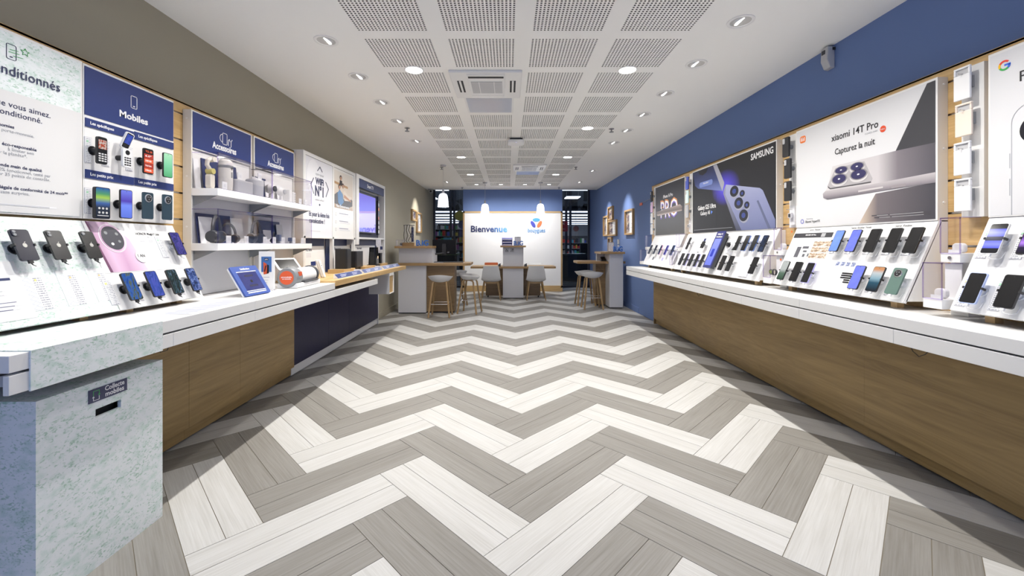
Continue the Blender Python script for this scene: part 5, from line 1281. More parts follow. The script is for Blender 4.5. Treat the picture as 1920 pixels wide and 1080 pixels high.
for k in range(5): MB().box(.03, .04, -.0465, -.045, .015+.017*k, .023+.017*k).build('vent', CHAR, t)
price_card(4.05, zs, -2.03, 'price card right of the white stepped boxes'); price_card(4.16, zs, -2.03, 'price card at the far end of the upper shelf')
zs = 1.3355
def headphones(y, lab, m, s=1.0, rot=0, x=-2.09):
    t = thing('headphones', lab, 'headphones', FL(y, zs, x) @ RZ(rot))
    pts = [(.078*s*math.cos(R(a)), 0, .075*s+.105*s*math.sin(R(a))) for a in range(-5, 190, 12)]
    MB().tube(pts, .011*s, 8).build('headband', m, t, smooth=True)
    for k in (-1, 1):
        MB().lathe([(.0001, -.022*s), (.036*s, -.02*s), (.042*s, 0), (.036*s, .02*s), (.0001, .022*s)], 20, c=(0, 0, 0), axis='Y').build('ear_cup', m, t, M=T(k*.076*s, 0, .044*s) @ RZ(90+k*15), smooth=True)
    return t
back_card(3.10, zs, .36, .215, NAVYP, 'navy backing board of the lower nearer shelf', x=-2.175)
back_card(2.99, zs, .13, .19, PAPER, 'white card behind the large charcoal headphones', x=-2.16)
back_card(3.33, zs, .14, .20, PAPER, 'white card between the two pairs of headphones', x=-2.16)
headphones(2.975, 'large charcoal headphones at the left of the lower shelf', CHAR, 1.08, 20)
headphones(3.14, 'navy-black headphones behind the large charcoal ones', mat('navy_plastic', (0.025, 0.028, 0.045), .4), .82, -15, x=-2.12)
headphones(3.445, 'dark grey headphones standing mid lower shelf', mat('dark_grey_plastic', (0.03, 0.034, 0.045), .35), 1.0, 8)
price_card(3.0, zs, -2.022, 'price card before the large charcoal headphones'); price_card(3.215, zs, -2.03, 'price card before the navy-black headphones'); price_card(3.45, zs, -2.022, 'price card before the dark grey headphones')
back_card(3.82, zs, .34, .205, NAVYP, 'navy backing board of the lower farther shelf', x=-2.178)
back_card(3.74, zs, .12, .12, PAPER, 'low white card on the lower farther shelf', x=-2.16); back_card(3.95, zs, .10, .18, LGREY, 'tall pale card on the lower farther shelf', x=-2.16)
headphones(3.70, 'small black neckband earphones on the lower farther shelf', BLACKM, .55, 20)
t = thing('charger', 'small blue-grey charger cube on the lower farther shelf', 'charger', FL(3.80, zs, -2.1)); MB().box(-.018, .018, -.018, .018, .02, .08).build('body', mat('blue_grey', (0.10, 0.12, 0.20), .4), t, bevel=.003); MB().box(-.01, .01, -.01, .01, 0, .02).build('stem', GREYP, t)
t = thing('charger', 'short navy adapter on the lower farther shelf', 'charger', FL(3.985, zs, -2.08)); MB().box(-.03, .03, -.018, .018, .02, .055).build('body', MATS['blue_grey'], t, bevel=.003); MB().box(-.02, .02, -.01, .01, 0, .02).build('stem', GREYP, t)
for k, y in enumerate((3.60, 3.74, 3.93, 4.09)): price_card(y, zs, -2.03, '%s price card along the lower farther shelf' % ordn[k])

# ------------------------------------------------------------------ internet wall unit
WX = -2.157
t = thing('media_unit', 'white wall unit with network posters and television bay', 'wall unit')
MB().box(XL+.002, WX, 4.372, 4.39, .981, 2.326).build('side_board', WHITE, t)
MB().box(XL+.002, WX, 4.39, 5.858, 2.288, 2.326).build('top_board', FRAMEW, t)
MB().box(XL+.002, XL+.02, 4.39, 7.26, .981, 2.288).build('back_board', WHITE, t)
MB().box(XL+.02, WX, 4.39, 5.858, 1.395, 1.415).build('rail', FRAMEW, t)
for y in (4.405, 5.125, 5.835): MB().box(WX-.04, WX, y-.018, y+.018, .981, 2.288).build('post', FRAMEW, t)
MB().box(XL+.02, WX+.02, 5.86, 5.96, 1.32, 2.33).build('post', FRAMEW, t, bevel=.004)
MB().box(XL+.002, WX, 5.96, 7.28, 2.288, 2.336).build('top_board', FRAMEW, t)
MB().box(XL+.002, WX, 7.225, 7.28, .981, 2.288).build('side_board', FRAMEW, t)
MB().box(XL+.02, WX, 5.96, 7.225, 1.405, 1.43).build('rail', FRAMEW, t)
for y0, y1 in ((4.425, 5.105), (5.145, 5.815), (5.965, 7.22)):
    MB().box(XL+.021, XL+.03, y0, y1, .982, 1.395).build('lower_panel', NAVYP, t)
MB().box(XL+.021, XL+.03, 5.965, 7.22, 1.43, 2.15).build('television_recess', mat('recess_navy', (0.02, 0.024, 0.06), .5), t)
# network poster
yc, zc = 4.765, 1.85; c = (yc, zc)
t = thing('wall_poster', 'white network poster with chevrons around bold lettering on the beige wall side', 'poster', FL(yc, zc, WX-.006))
MB().box(-.342, .342, 0, .012, -.435, .435).build('sheet', mat('poster_cool_white', (0.74, 0.74, 0.78), .4), t)
MB().prism(ell(-.15, .22, .16, .2, 30), -.0005, 0).build('pale_disc', mat('poster_pale', (0.80, 0.80, 0.83), .4), t)
for pts in ([(4.712,2.163),(4.772,2.214),(4.829,2.168)], [(4.615,2.063),(4.550,1.988),(4.619,1.894)], [(4.924,2.061),(4.997,1.988),(4.931,1.893)]):
    MB().stroke([at(c, -1, *p) for p in pts], .012, -.0015, 0).build('chevron', INK, t)
for s, z, h, w, b, m in (('opérateur', 2.122, .045, .21, 0, INKG), ('WiFi', 2.04, .10, .21, .045, INK), ('N°1', 1.925, .155, .215, .04, INK), ('selon nPerf', 1.833, .03, .22, 0, INKG)):
    text(s, h, m, t, 0, z-zc, -.0015, width=w, bold=b)
MB().prism(ell(0, 1.779-zc, .016, .012, 14), -.0015, 0).build('dot', INK, t)
text('Et pour la 6ème fois', .075, INK, t, 0, 1.663-zc, -.0015, width=.51, bold=.025); text('consécutive !', .075, INK, t, -.06, 1.588-zc, -.0015, width=.38, bold=.025)
MB().box(-.26, .05, -.001, 0, 1.472-zc, 1.480-zc).build('small_print', MATS['tiny_print'], t)
# family picture poster
yc = 5.48; c = (yc, zc)
t = thing('wall_poster', 'poster with people on a grey sofa and text rows beside the network poster', 'poster', FL(yc, zc, WX-.006))
MB().box(-.335, .335, 0, .012, -.435, .435).build('sheet', mat('poster_warm_white', (0.80, 0.79, 0.77), .4), t)
ph = [(5.169,2.26),(5.785,2.26),(5.785,1.787),(5.169,1.787)]
def pp(pts, m, lay): return MB().prism([at(c, -1, y, z) for y, z in pts], -.0007*lay, -.0007*(lay-1)).build('picture_shape', m, t)
pp(ph, print_mat('picture_room', [(0, (0.42, 0.30, 0.20)), (.35, (0.62, 0.52, 0.42)), (1, (0.74, 0.70, 0.64))], mode='Z'), 1)
pp([(5.17,2.12),(5.60,2.10),(5.60,2.07),(5.17,2.09)], mat('picture_shelf', (0.45, 0.27, 0.13), .5), 2)
pp([(5.17,1.95),(5.26,1.99),(5.40,1.90),(5.62,1.96),(5.76,1.93),(5.76,1.85),(5.55,1.80),(5.17,1.84)], mat('picture_sofa', (0.13, 0.13, 0.14), .5), 3)
pp([(5.26,1.98),(5.33,2.03),(5.42,1.98),(5.46,1.88),(5.36,1.82),(5.28,1.86)], mat('picture_denim', (0.14, 0.26, 0.45), .5), 4)
pp([(5.42,2.0),(5.48,2.04),(5.60,1.98),(5.74,1.97),(5.66,1.91),(5.48,1.90)], mat('picture_cloth', (0.70, 0.62, 0.54), .5), 5)
SK = mat('picture_skin', (0.50, 0.28, 0.18), .5); HR = mat('picture_hair', (0.03, 0.02, 0.015), .5)
for y, z in ((5.32, 2.055), (5.43, 2.08), (5.36, 2.175)):
    x, z2 = at(c, -1, y, z); MB().prism(ell(x, z2+.012, .035, .03, 14), -.0044, -.0035).build('picture_shape', HR, t); MB().prism(ell(x, z2, .026, .026, 14), -.0049, -.0044).build('picture_shape', SK, t)
pp([(5.33,2.15),(5.40,2.15),(5.41,2.09),(5.32,2.09)], HR, 6)
pp([(5.47,1.98),(5.70,1.92),(5.71,1.90),(5.46,1.94)], SK, 7)
text('Nos Engagements', .05, PAPER, t, -.06, 1.815-zc, -.0055, width=.42, bold=.03)
for k, z in enumerate((1.728, 1.63, 1.535)):
    MB().box(-.20, .17, -.001, 0, z-zc-.008, z-zc+.010).build('text_line', MATS['navy_line'], t); MB().box(-.20, .24, -.001, 0, z-zc-.034, z-zc-.014).build('text_line', MATS['tiny_para'], t)
    MB().stroke(rrect(.035, .035, .008, 2, -.265, z-zc-.02), .004, -.001, 0, True).build('icon_line', INKG, t)
# television
t = thing('header_sign', 'navy Smart TV header above the television', 'sign', FL(6.595, 2.22, WX-.004))
MB().box(-.625, .625, 0, .02, -.062, .062).build('plate', NAVYP, t); text('Smart TV', .075, PAPER, t, -.08, -.002, -.0015, width=.30, bold=.03)
t = thing('television', 'flat television with violet glow mounted in the white wall unit', 'television', FL(6.40, 1.80, -2.19))
MB().prism(rrect(.93, .60, .01, 3), 0, .035).build('housing', BLACK, t)
m, nt, b = _new('television_glass'); b.inputs['Base Color'].default_value = (.02, .02, .03, 1); b.inputs['Roughness'].default_value = .03
b.inputs['Emission Color'].default_value = (0.22, 0.19, 0.70, 1); b.inputs['Emission Strength'].default_value = .8; b.inputs['Specular IOR Level'].default_value = .9; b.inputs['Coat Weight'].default_value = 1
MB().box(-.455, .455, -.0012, 0, -.285, .285).build('screen', m, t)
MB().box(.0, .03, .035, .065, -.30, -.20).build('bracket', BLACKM, t); MB().box(-.1, .1, .035, .065, -.15, .15).build('wall_plate', BLACKM, t)
t = thing('channel_list', 'narrow black strip of channel cards right of the television', 'strip', FL(6.965, 1.78, -2.17))
MB().box(-.035, .035, 0, .03, -.30, .27).build('board', BLACK, t)
for k in range(7): MB().box(-.025, .025, -.001, 0, -.27+.075*k, -.22+.075*k).build('channel_card', [PAPER, PAPER, LGREY, REDP, NAVYP, ORG, LGREY][k], t)
# lower cards and internet boxes
for n, (y0, y1, s, lab) in enumerate(((4.50, 5.03, '5G box', 'white card reading 5G box under the network poster'), (5.27, 5.80, 'Box must', 'white card behind the two joined black boxes'), (6.06, 6.95, 'Box must', 'white card behind the tall glossy black box'))):
    w = (y1-y0)/2
    t = thing('product_card', lab, 'card', FL((y0+y1)/2, .981, -2.215) @ RX(-3), 'white product cards of the wall unit')
    MB().box(-w, w, 0, .012, 0, .325).build('sheet', PAPER, t)
    text(s, .05, INK, t, -w+.06, .285, -.0012, align='LEFT', bold=.015)
    MB().box(-w+.06, -w+.2, -.001, 0, .20, .255).build('small_print', MATS['tiny_para'], t)
    if n == 0: MB().box(-.09, .03, -.001, 0, .07, .15).build('picture', BLUEP, t); MB().box(-.09, .03, -.0018, -.001, .06, .10).build('picture', PAPER, t)
WOODB = OAKX
def wblock(x0, x1, y0, y1, h, lab, h0=.981):
    tag(MB().box(x0, x1, y0, y1, h0, h0+h).build('oak_block', WOODB, bevel=.002), lab, 'block', 'oak blocks on the oak counter')
wblock(-2.14, -1.95, 4.93, 5.30, .045, 'oak block under the first black box')
wblock(-2.14, -1.93, 5.62, 6.05, .04, 'oak block right of the second black box')
wblock(-2.12, -1.92, 6.30, 6.62, .05, 'oak block under the tall glossy black box side')
RB = mat('router_black', (0.012, 0.012, 0.013), .38)
t = thing('internet_box', 'matte black tall internet box on oak block, nearest', 'router', T(-2.03, 5.11, 1.0265))
MB().prismz(rrect(.15, .15, .018, 5), 0, .245).build('body', RB, t, bevel=.006); MB().box(-.07, .07, -.07, .07, -.0, .004).build('foot', GREYP, t)
t = thing('internet_box', 'black mesh-fronted internet box just right of the tall matte one', 'router', T(-2.04, 5.52, .981))
MB().prismz(rrect(.14, .26, .02, 5), .045, .255).build('body', RB, t, bevel=.005); MB().box(-.05, .05, -.08, .08, 0, .045).build('stand', BLACK, t)
for k in range(9): MB().box(.0702, .0712, -.11+.0, .11, .065+.02*k, .072+.02*k).build('mesh_row', CHAR, t)
t = thing('internet_box', 'glossy black tapered internet box with small amber light', 'router', T(-2.0, 6.18, .981))
mb = MB(); a = rrect(.12, .15, .02, 5); bq = rrect(.10, .13, .02, 5); n = len(a)
mb.add([(x, y, .045) for x, y in a]+[(x, y, .30) for x, y in bq], [tuple(range(n)), tuple(range(2*n-1, n-1, -1))]+[(i, n+i, n+(i+1) % n, (i+1) % n) for i in range(n)])
mb.build('body', mat('gloss_black', (0.008, 0.008, 0.009), .08), t); MB().box(-.07, .07, -.09, .09, 0, .045).build('stand', BLACK, t)
MB().prismx(ell(.02, .15, .009, .02, 14), .0555, .0575).build('light', emit_mat('amber_led', (1, .45, .12), 1.6), t)
t = thing('internet_box', 'slim black repeater right of the glossy black box', 'router', T(-1.99, 6.42, 1.0315)); MB().prismz(rrect(.07, .09, .012, 4), 0, .16).build('body', MATS['gloss_black'], t, bevel=.003)
MB().box(-.036, .036, -.046, .046, 0, .006).build('foot', CHAR, t)
t = thing('label_stand', 'stack of clear-fronted leaflet holders at the far end of the oak counter', 'leaflet holder', T(-2.05, 6.60, .981))
MB().box(-.03, .03, -.03, .03, 0, .10).build('base', MOUNTW, t)
for k, (z, dx) in enumerate(((.10, .02), (.22, .0), (.32, -.02))): MB().box(-.04+dx, .04+dx, -.012+.02*k, -.006+.02*k, z, z+.10).build('leaflet', LINES2 if k else PAPER, t)
MB().box(.02, .06, -.016, -.012, .26, .31).build('blue_tab', NAVYP, t)
for k, (y, x) in enumerate(((4.30, -1.90), (4.36, -1.95))):
    t = thing('remote_control', 'white remote control standing on the oak counter, %s' % ('front one', 'rear one')[k], 'remote', FL(y, .981, x) @ RX(-16) @ RY(-6))
    MB().prism(rrect(.042, .19, .012, 4, 0, .098), -.009, .009).build('body', MOUNTW, t, bevel=.003)
    for r_ in range(3): MB().cyl((0, -.009, .15-.02*r_), (0, -.0105, .15-.02*r_), .006, n=10).build('button', [LGREY, NAVYP, LGREY][r_], t)
for k, (ya, yb) in enumerate(((4.16, 4.86), (4.93, 5.62), (5.72, 6.55))):
    t = thing('counter_label', '%s blue slanted label strip along the oak counter edge' % ('nearest', 'middle', 'farthest')[k], 'label', FL((ya+yb)/2, .981, -1.70), 'blue label strips on the oak counter')
    w = (yb-ya)/2
    MB().prismx([(0, 0), (.05, 0), (.05, .042), (.045, .045)], -w, w).build('wedge', FRAMEW, t)
    pl = MB().box(-w+.004, w-.004, -.0015, 0, .004, .06).build('plate', BLUEP, t, M=RX(-45))
    for xx in (-w*.45, w*.45):
        for zz in (.042, .024): MB().box(xx-.1, xx+.1-(.05 if zz < .03 else 0), -.002, -.0015, zz-.006, zz+.006).build('text_line', lines_mat('white_on_blue', ink=(.8, .8, .82), paper=(0.040, 0.075, 0.29), rows=1, fill=.8), pl)
for k, y in enumerate((4.90, 5.67)):
    t = thing('leaflet_tray', 'small clear tray %s the blue label strips' % ('between the nearest two of', 'before the farthest of')[k], 'tray', T(-1.78, y, .981)); MB().box(-.05, .05, -.03, .03, 0, .004).build('floor_plate', ACRYLW, t); MB().box(-.05, .05, .026, .03, .004, .05).build('back_plate', ACRYLW, t)

# ------------------------------------------------------------------ things on the white worktop, beige wall side
t = thing('paper_sheet', 'thin printed film sheet lying on the white worktop', 'sheet', T(-1.76, 2.46, .9605) @ RZ(3))
MB().box(-.09, .09, -.29, .29, 0, .001).build('sheet', mat('film_sheet', (0.66, 0.67, 0.72), .3), t)
for k in range(8): MB().box(-.075, .05, -.26+.065*k, -.22+.065*k, .001, .0015).build('print_row', mat('film_print', (0.48, 0.50, 0.60), .4), t)
t = thing('tablet_stand', 'blue slanted tablet stand on the white worktop', 'tablet', T(-1.812, 3.005, .961) @ RZ(88) @ RX(-31))
MB().prism(rrect(.285, .235, .012, 4, 0, .118), -.012, 0).build('frame', mat('cobalt_frame', (0.045, 0.09, 0.33), .4), t)
MB().prism(rrect(.283, .232, .012, 4, 0, .118), 0, .012).build('rear_shell', MOUNTW, t)
MB().box(-.10, .10, -.0128, -.012, .04, .185).build('screen', screen_mat('scr_tablet_dim', [(0.3, (0.07, 0.08, 0.30)), (.7, (0.10, 0.11, 0.36))], (2, 1, 2), 0, .5), t)
MB().box(-.105, .105, -.0135, -.012, .187, .192).box(-.105, .105, -.0135, -.012, .033, .038).build('trim_line', PAPER, t)
text('Satisfaction', .022, PAPER, t, 0, .212, -.0128, bold=.02); MB().box(-.1, .1, -.0128, -.012, .018, .026).build('text_line', PAPER, t)
MB().prism(ell(0, .11, .012, .012, 16), -.0135, -.0128).build('icon', BLACK, t)
for z in (.155, .075): MB().box(-.045, .045, -.0133, -.0128, z-.008, z+.008).build('text_line', mat('screen_text', (0.02, 0.02, 0.06), .4), t)
MB().box(-.03, .03, .012, .06, .0, .05).build('rear_foot', MOUNTW, t)
t = thing('leaflet_stand', 'upright white leaflet stand with blue and orange picture on the worktop', 'leaflet stand', T(-1.935, 3.33, .961))
MB().box(-.061, .061, -.006, .006, 0, .31).build('panel', PAPER, t); MB().box(-.061, .061, -.03, .03, 0, .006).build('foot', ACRYLW, t)
MB().box(-.041, .041, -.0068, -.006, .145, .268).build('picture', mat('leaflet_blue', (0.05, 0.15, 0.40), .4), t)
MB().box(-.016, .016, -.0075, -.0068, .235, .256).build('picture', INK, t); text('prix', .014, PAPER, t, 0, .246, -.008, bold=.02)
MB().prism([(-.024, .225), (.002, .21), (.006, .13), (-.022, .125)], -.0075, -.0068).build('picture', REDP, t); MB().prism([(.006, .205), (.02, .20), (.02, .135), (.004, .13)], -.008, -.0073).build('picture', BLACK, t)
MB().prism([(-.018, .15), (-.006, .2), (.0, .195), (-.01, .145)], -.0083, -.0075).build('picture', BLACK, t)
for k, z in enumerate((.105, .08, .06)): MB().box(-.03, .03-.01*k, -.0066, -.006, z-.003, z+.003).build('text_line', MATS['navy_line'] if k == 0 else MATS['tiny_print'], t)
# film cutting machine
t = thing('cutting_machine', 'round film cutting machine with orange front on the white worktop', 'machine', T(-1.835, 3.45, .961) @ RZ(3))
ORF = mat('orange_front', (0.66, 0.10, 0.03), .4)
MB().prism(rrect(.17, .04, .012, 4, .0, .021), .0, .47).build('base', MOUNTW, t, bevel=.004)
MB().lathe([(.055, -.012), (.078, -.010), (.084, .0), (.084, .10), (.076, .115)], 32, c=(0, 0, .088), axis='Y').build('front_ring', GREYP, t, smooth=True)
MB().cyl((0, -.0125, .088), (0, -.0145, .088), .057, n=32).build('orange_disc', ORF, t)
text('personnalisable', .016, PAPER, t, 0, .094, -.0152, width=.085, bold=.02); text('sur-demande', .014, PAPER, t, 0, .079, -.0152, width=.07, bold=.02)
MB().lathe([(.072, .115), (.072, .42)], 32, c=(0, 0, .088), axis='Y').build('white_drum', PAPER, t, smooth=True)
MB().lathe([(.075, .42), (.082, .425), (.082, .45), (.06, .47)], 32, c=(0, 0, .088), axis='Y').build('rear_ring', CHAR, t, smooth=True)
MB().prism(rrect(.05, .01, .003, 2, .066, .045), .12, .42).build('paper_slot', CHAR, t)
MB().lathe([(.0845, .035), (.0848, .038), (.0848, .085), (.0845, .088)], 8, c=(0, 0, .088), axis='Y').build('orange_label', GREYP, t)
MB().box(.074, .0835, .03, .085, .10, .135).build('orange_label', ORF, t)
t = thing('film_tablet', 'small white-framed tablet tilted above the cutting machine', 'tablet', T(-1.93, 3.62, 1.15) @ RZ(60) @ RX(-50))
MB().prism(rrect(.21, .15, .012, 4), -.009, 0).build('frame', MOUNTW, t); MB().box(-.088, .088, -.0096, -.009, -.058, .058).build('screen', OFFSCR, t)
MB().cyl((0, 0, -.02), (0, .05, -.11), .012, n=10).build('arm', GREYP, t)

# ------------------------------------------------------------------ wall frames
FW = wood('frame_oak', (0.36, 0.22, 0.09), (0.50, 0.33, 0.15), 'Z')
def picture(side, y0, y1, z0, z1, lab, k):
    yc, zc = (y0+y1)/2, (z0+z1)/2; w, h = (y1-y0)/2, (z1-z0)/2
    t = thing('framed_picture', lab, 'picture frame', (FR if side > 0 else FL)(yc, zc, XR if side > 0 else XL), 'oak picture frames')
    b = .035; d = .045
    for (xa, xb, za, zb) in ((-w, w, h-b, h), (-w, w, -h, -h+b), (-w, -w+b, -h+b, h-b), (w-b, w, -h+b, h-b)):
        MB().box(xa, xb, -d, 0, za, zb).build('frame_bar', FW, t)
    MB().box(-w+b, w-b, -.012, 0, -h+b, h-b).build('mount_card', PAPER, t)
    half = (0.0 if w > h*.6 or k in (1,) else 0)
    pw = (w-b)*(.0 if k != 0 else .9)
    pm_ = print_mat('photo_people_%d' % k, [(.32, (0.015, 0.015, 0.03)), (.45, (0.10, 0.10, 0.16)), (.52, (0.42, 0.26, 0.18)), (.6, (0.30, 0.33, 0.25)), (.72, (0.62, 0.60, 0.55))], (3, 1, 3+k*.7), 1.2, 3)
    MB().box(-w+b+.008, pw if k == 0 else -.02, -.0135, -.012, -h+b+.008, h-b-.008).build('photograph', pm_, t)
    if k:
        for q in range(4): MB().box(.02, w-b-.03, -.013, -.012, h*.45-.15*q*h*2, h*.45-.15*q*h*2+.03*h).build('text_line', MATS['navy_line'], t)
picture(-1, 9.762, 10.24, 1.885, 2.155, 'small oak-framed photo, left one on the beige wall', 0)
picture(-1, 10.30, 10.86, 1.615, 2.125, 'tall oak frame with photo and text, right one on the beige wall', 1)
picture(1, 9.83, 10.28, 1.91, 2.235, 'small oak-framed photo at the top of the blue wall cluster', 0)
picture(1, 10.31, 10.80, 1.53, 2.04, 'tall oak frame at the far side of the blue wall cluster', 2)
picture(1, 9.51, 10.27, 1.52, 1.895, 'wide oak frame at the near side of the blue wall cluster', 3)
picture(1, 8.23, 8.805, 1.52, 2.038, 'single large oak frame nearest on the blue wall', 4)
picture(1, 9.92, 10.29, 1.10, 1.495, 'oak frame low on the blue wall behind the right kiosk', 5)
t = thing('wall_plates', 'two stacked grey socket plates on the blue wall behind the right kiosk', 'socket', FR(9.4, 1.25, XR))
for z in (0, .13): MB().box(-.06, .06, -.02, 0, z-.055, z+.055).build('plate', LGREY, t, bevel=.004)
tag(MB().box(XR-.012, XR, 7.74, 7.88, 2.055, 2.105).build('fire_sign', REDP), 'small red sign on the blue wall near the dark poster', 'sign')
tag(MB().tube([(XR-.006, 7.74, 2.10), (2.47, 7.05, 2.12)], .004).build('wall_cable', GREYP), 'thin grey cable on the blue wall beside the small red sign', 'cable')
t = thing('wall_socket', 'grey socket on the blue wall just beyond the right worktop', 'socket', FR(7.2, 1.06, XR)); MB().box(-.045, .045, -.035, 0, -.045, .045).build('plate', LGREY, t, bevel=.004); MB().cyl((0, -.0355, 0), (0, -.035, 0), .02, n=14).build('hole', CHAR, t)
tag(MB().box(XR-.018, XR-.001, 6.9, 7.9, .012, .86).build('filler_board', BLUEW), 'blue painted panel under the far end of the right worktop', 'panel')

# ------------------------------------------------------------------ kiosks, stools, chairs
KIOSK = mat('kiosk_white', (0.66, 0.655, 0.67), .5)
CAPX = wood('kiosk_oak', (0.33, 0.20, 0.085), (0.46, 0.295, 0.13), 'X')
def big_letters(M, lab, w=.23):
    t = thing('letter_ornament', lab, 'letters', M, 'blue letter ornaments')
    bl = mat('letter_blue', (0.035, 0.16, 0.55), .4)
    o = text('B.iG', .15, bl, t, 0, .052, -.012, width=w, bold=.025, depth=.035)
    return t
# left high kiosk
t = thing('high_kiosk', 'white and oak high kiosk with monitor beside the beige wall', 'kiosk')
MB().box(-2.096, -1.566, 7.92, 8.5, .02, .918).build('lower_column', KIOSK, t, bevel=.003)
MB().box(-2.096, -1.45, 7.96, 8.5, .968, 1.25).build('upper_column', KIOSK, t, bevel=.003)
MB().box(-2.15, -1.44, 7.85, 8.55, 1.25, 1.292).build('cap', CAPX, t, bevel=.002)
MB().prismz([(-2.10, 7.85), (-.80, 7.85), (-.72, 7.95), (-.72, 8.55), (-2.10, 8.55)], .918, .966).build('table_top', CAPX, t, bevel=.002)
MB().box(-1.565, -1.03, 8.0, 8.32, .03, .918).build('oak_panel', OAKDX, t)
MB().box(-2.09, -1.57, 7.93, 8.49, .0, .02).build('plinth', BLACKM, t); MB().box(-1.55, -1.05, 8.02, 8.3, 0, .03).build('plinth', BLACKM, t)
t = thing('monitor', 'black computer monitor seen from behind on the left high kiosk', 'monitor', T(-1.28, 8.35, .966))
MB().prism(rrect(.47, .29, .008, 3, 0, .305), -.02, .015).build('housing', mat('monitor_black', (0.004, 0.004, 0.005), .5, spec=.2), t); MB().box(-.232, .232, .015, .0165, .165, .445).build('screen', OFFSCR, t)
MB().box(-.04, .04, -.05, -.02, .14, .37).build('stand_neck', BLACKM, t); MB().tube([(0, -.04, .18), (-.12, -.06, .165), (-.25, -.08, .165)], .018, 8).build('arm', BLACKM, t); MB().cyl((-.26, -.08, 0), (-.26, -.08, .2), .016, n=10).build('pole', STEEL, t); MB().lathe([(.0001, -.03), (.04, -.02), (.04, .02), (.0001, .03)], 8, c=(-.23, -.08, .165), axis='Y').build('joint', BLACKM, t)
MB().cyl((-.26, -.08, 0), (-.26, -.08, .012), .06, n=16).build('base', BLACKM, t); text('HP', .035, LGREY, t, .08, .195, -.0206)
t = thing('keyboard_tray', 'flat dark keyboard and papers on the left high kiosk', 'keyboard', T(-1.38, 8.18, .966)); MB().box(-.22, .5, -.07, .07, 0, .016).build('keyboard', CHAR, t, bevel=.003); MB().box(-.12, .12, -.18, -.08, 0, .004).build('paper', LGREY, t)
t = thing('lanyard_rack', 'clear rack of cables and lanyards in an oak foot on the left kiosk', 'rack', T(-1.915, 8.02, 1.292))
MB().box(-.115, .115, -.06, .06, 0, .065).build('foot', CAPX, t); MB().box(-.085, .115, .0, .005, .065, .42).build('back_pane', ACRYL, t); MB().cyl((-.10, -.02, .40), (.115, -.02, .40), .006, n=8).build('rail', CHAR, t)
for k in range(7):
    x = -.085+.028*k; r1 = random.uniform(-.025, .025)
    MB().tube([(x, -.03, .40), (x+r1, -.035, .30), (x-r1, -.035, .2), (x+r1*1.4, -.035, .1), (x-r1*.4, -.03, .07)], .0055, 5).build('lanyard', [BLACKM, LGREY, BLACKM, PAPER, CHAR, BLACKM, NAVYP][k], t)
MB().box(.05, .10, -.03, -.024, .08, .36).build('hanging_pack', print_mat('pack_print', [(.4, (0.02, 0.02, 0.05)), (.5, (0.3, 0.3, 0.35)), (.6, (0.03, 0.04, 0.12))], (4, 1, 14), 0, 1), t)
t = thing('display_cube', 'small clear display cube on the left kiosk', 'box', T(-2.085, 8.02, 1.292)); MB().box(-.06, .06, -.06, .06, 0, .008).build('floor_plate', ACRYLW, t); clear_box(t, -.06, .06, -.06, .06, .008, .11); MB().lathe([(.0001, -.02), (.026, -.015), (.026, .015), (.0001, .02)], 14, c=(.025, 0, .036), axis='Y').build('watch', GREYP, t)
big_letters(T(-1.635, 7.93, 1.292), 'blue letter ornament on the left high kiosk')
# centre desk
t = thing('centre_desk', 'white column with oak desk in front of the welcome panel', 'desk')
MB().box(-.125, .376, 10.1, 10.5, .02, .735).build('lower_column', KIOSK, t, bevel=.003); MB().box(-.125, .376, 10.12, 10.5, .783, 1.25).build('upper_column', KIOSK, t, bevel=.003)
MB().box(-.187, .433, 10.02, 10.55, 1.25, 1.292).build('cap', CAPX, t, bevel=.002)
MB().prismz(rrect(2.08, .75, .05, 4, .127, 10.44), .735, .783).build('table_top', CAPX, t, bevel=.002)
MB().box(-.555, -.128, 10.38, 10.41, .04, .735).build('oak_panel', OAKDX, t); MB().box(.379, .81, 10.38, 10.41, .04, .735).build('oak_panel', OAKDX, t)
MB().box(-.115, .366, 10.12, 10.48, 0, .02).build('plinth', BLACKM, t)
for x in (-.5, .76): MB().cyl((x, 10.395, 0), (x, 10.395, .04), .015, n=8).build('foot', BLACK, t)
for x, lab in ((-.03, 'wheelchair'), (.10, 'hearing')):
    o = MB().box(x-.05, x+.05, -.002, 0, -.05, .05).build('access_sign', LGREY, t, M=T(0, 10.12, 1.18))
    if lab == 'wheelchair':
        MB().lathe([(.024, -.003), (.024, -.002), (.018, -.002), (.018, -.003)], 14, c=(x-.005, 0, -.014), axis='Y', close=True).stroke([(x-.008, .03), (x-.006, .0), (x+.018, -.002), (x+.028, -.03)], .007, -.003, -.002).build('sign_mark', BLACK, o)
    else:
        MB().stroke([(x-.035, -.035), (x+.035, .035)], .006, -.003, -.002).stroke([(x-.01, .01), (x+.005, .03), (x+.025, .02), (x+.02, -.005), (x+.0, -.03)], .008, -.003, -.002).build('sign_mark', BLACK, o)
t = thing('letter_tray', 'stack of lilac letter trays on the centre desk column', 'letter tray', T(-.02, 10.25, 1.292))
LT = mat('lilac_acrylic', (0.42, 0.40, 0.78), .25)
for k in range(3):
    MB().box(-.128, .128, -.12, .12, .065*k, .065*k+.012).build('tray', LT, t); MB().box(-.128, -.12, -.12, .12, .065*k+.012, .065*k+.065).build('tray_side', LT, t); MB().box(.12, .128, -.12, .12, .065*k+.012, .065*k+.065).build('tray_side', LT, t)
    MB().box(-.11, .11, -.115, .11, .065*k+.013, .065*k+.03).build('papers', PAPER, t)
MB().box(-.128, .128, .112, .12, .012, .195).build('tray_back', LT, t)
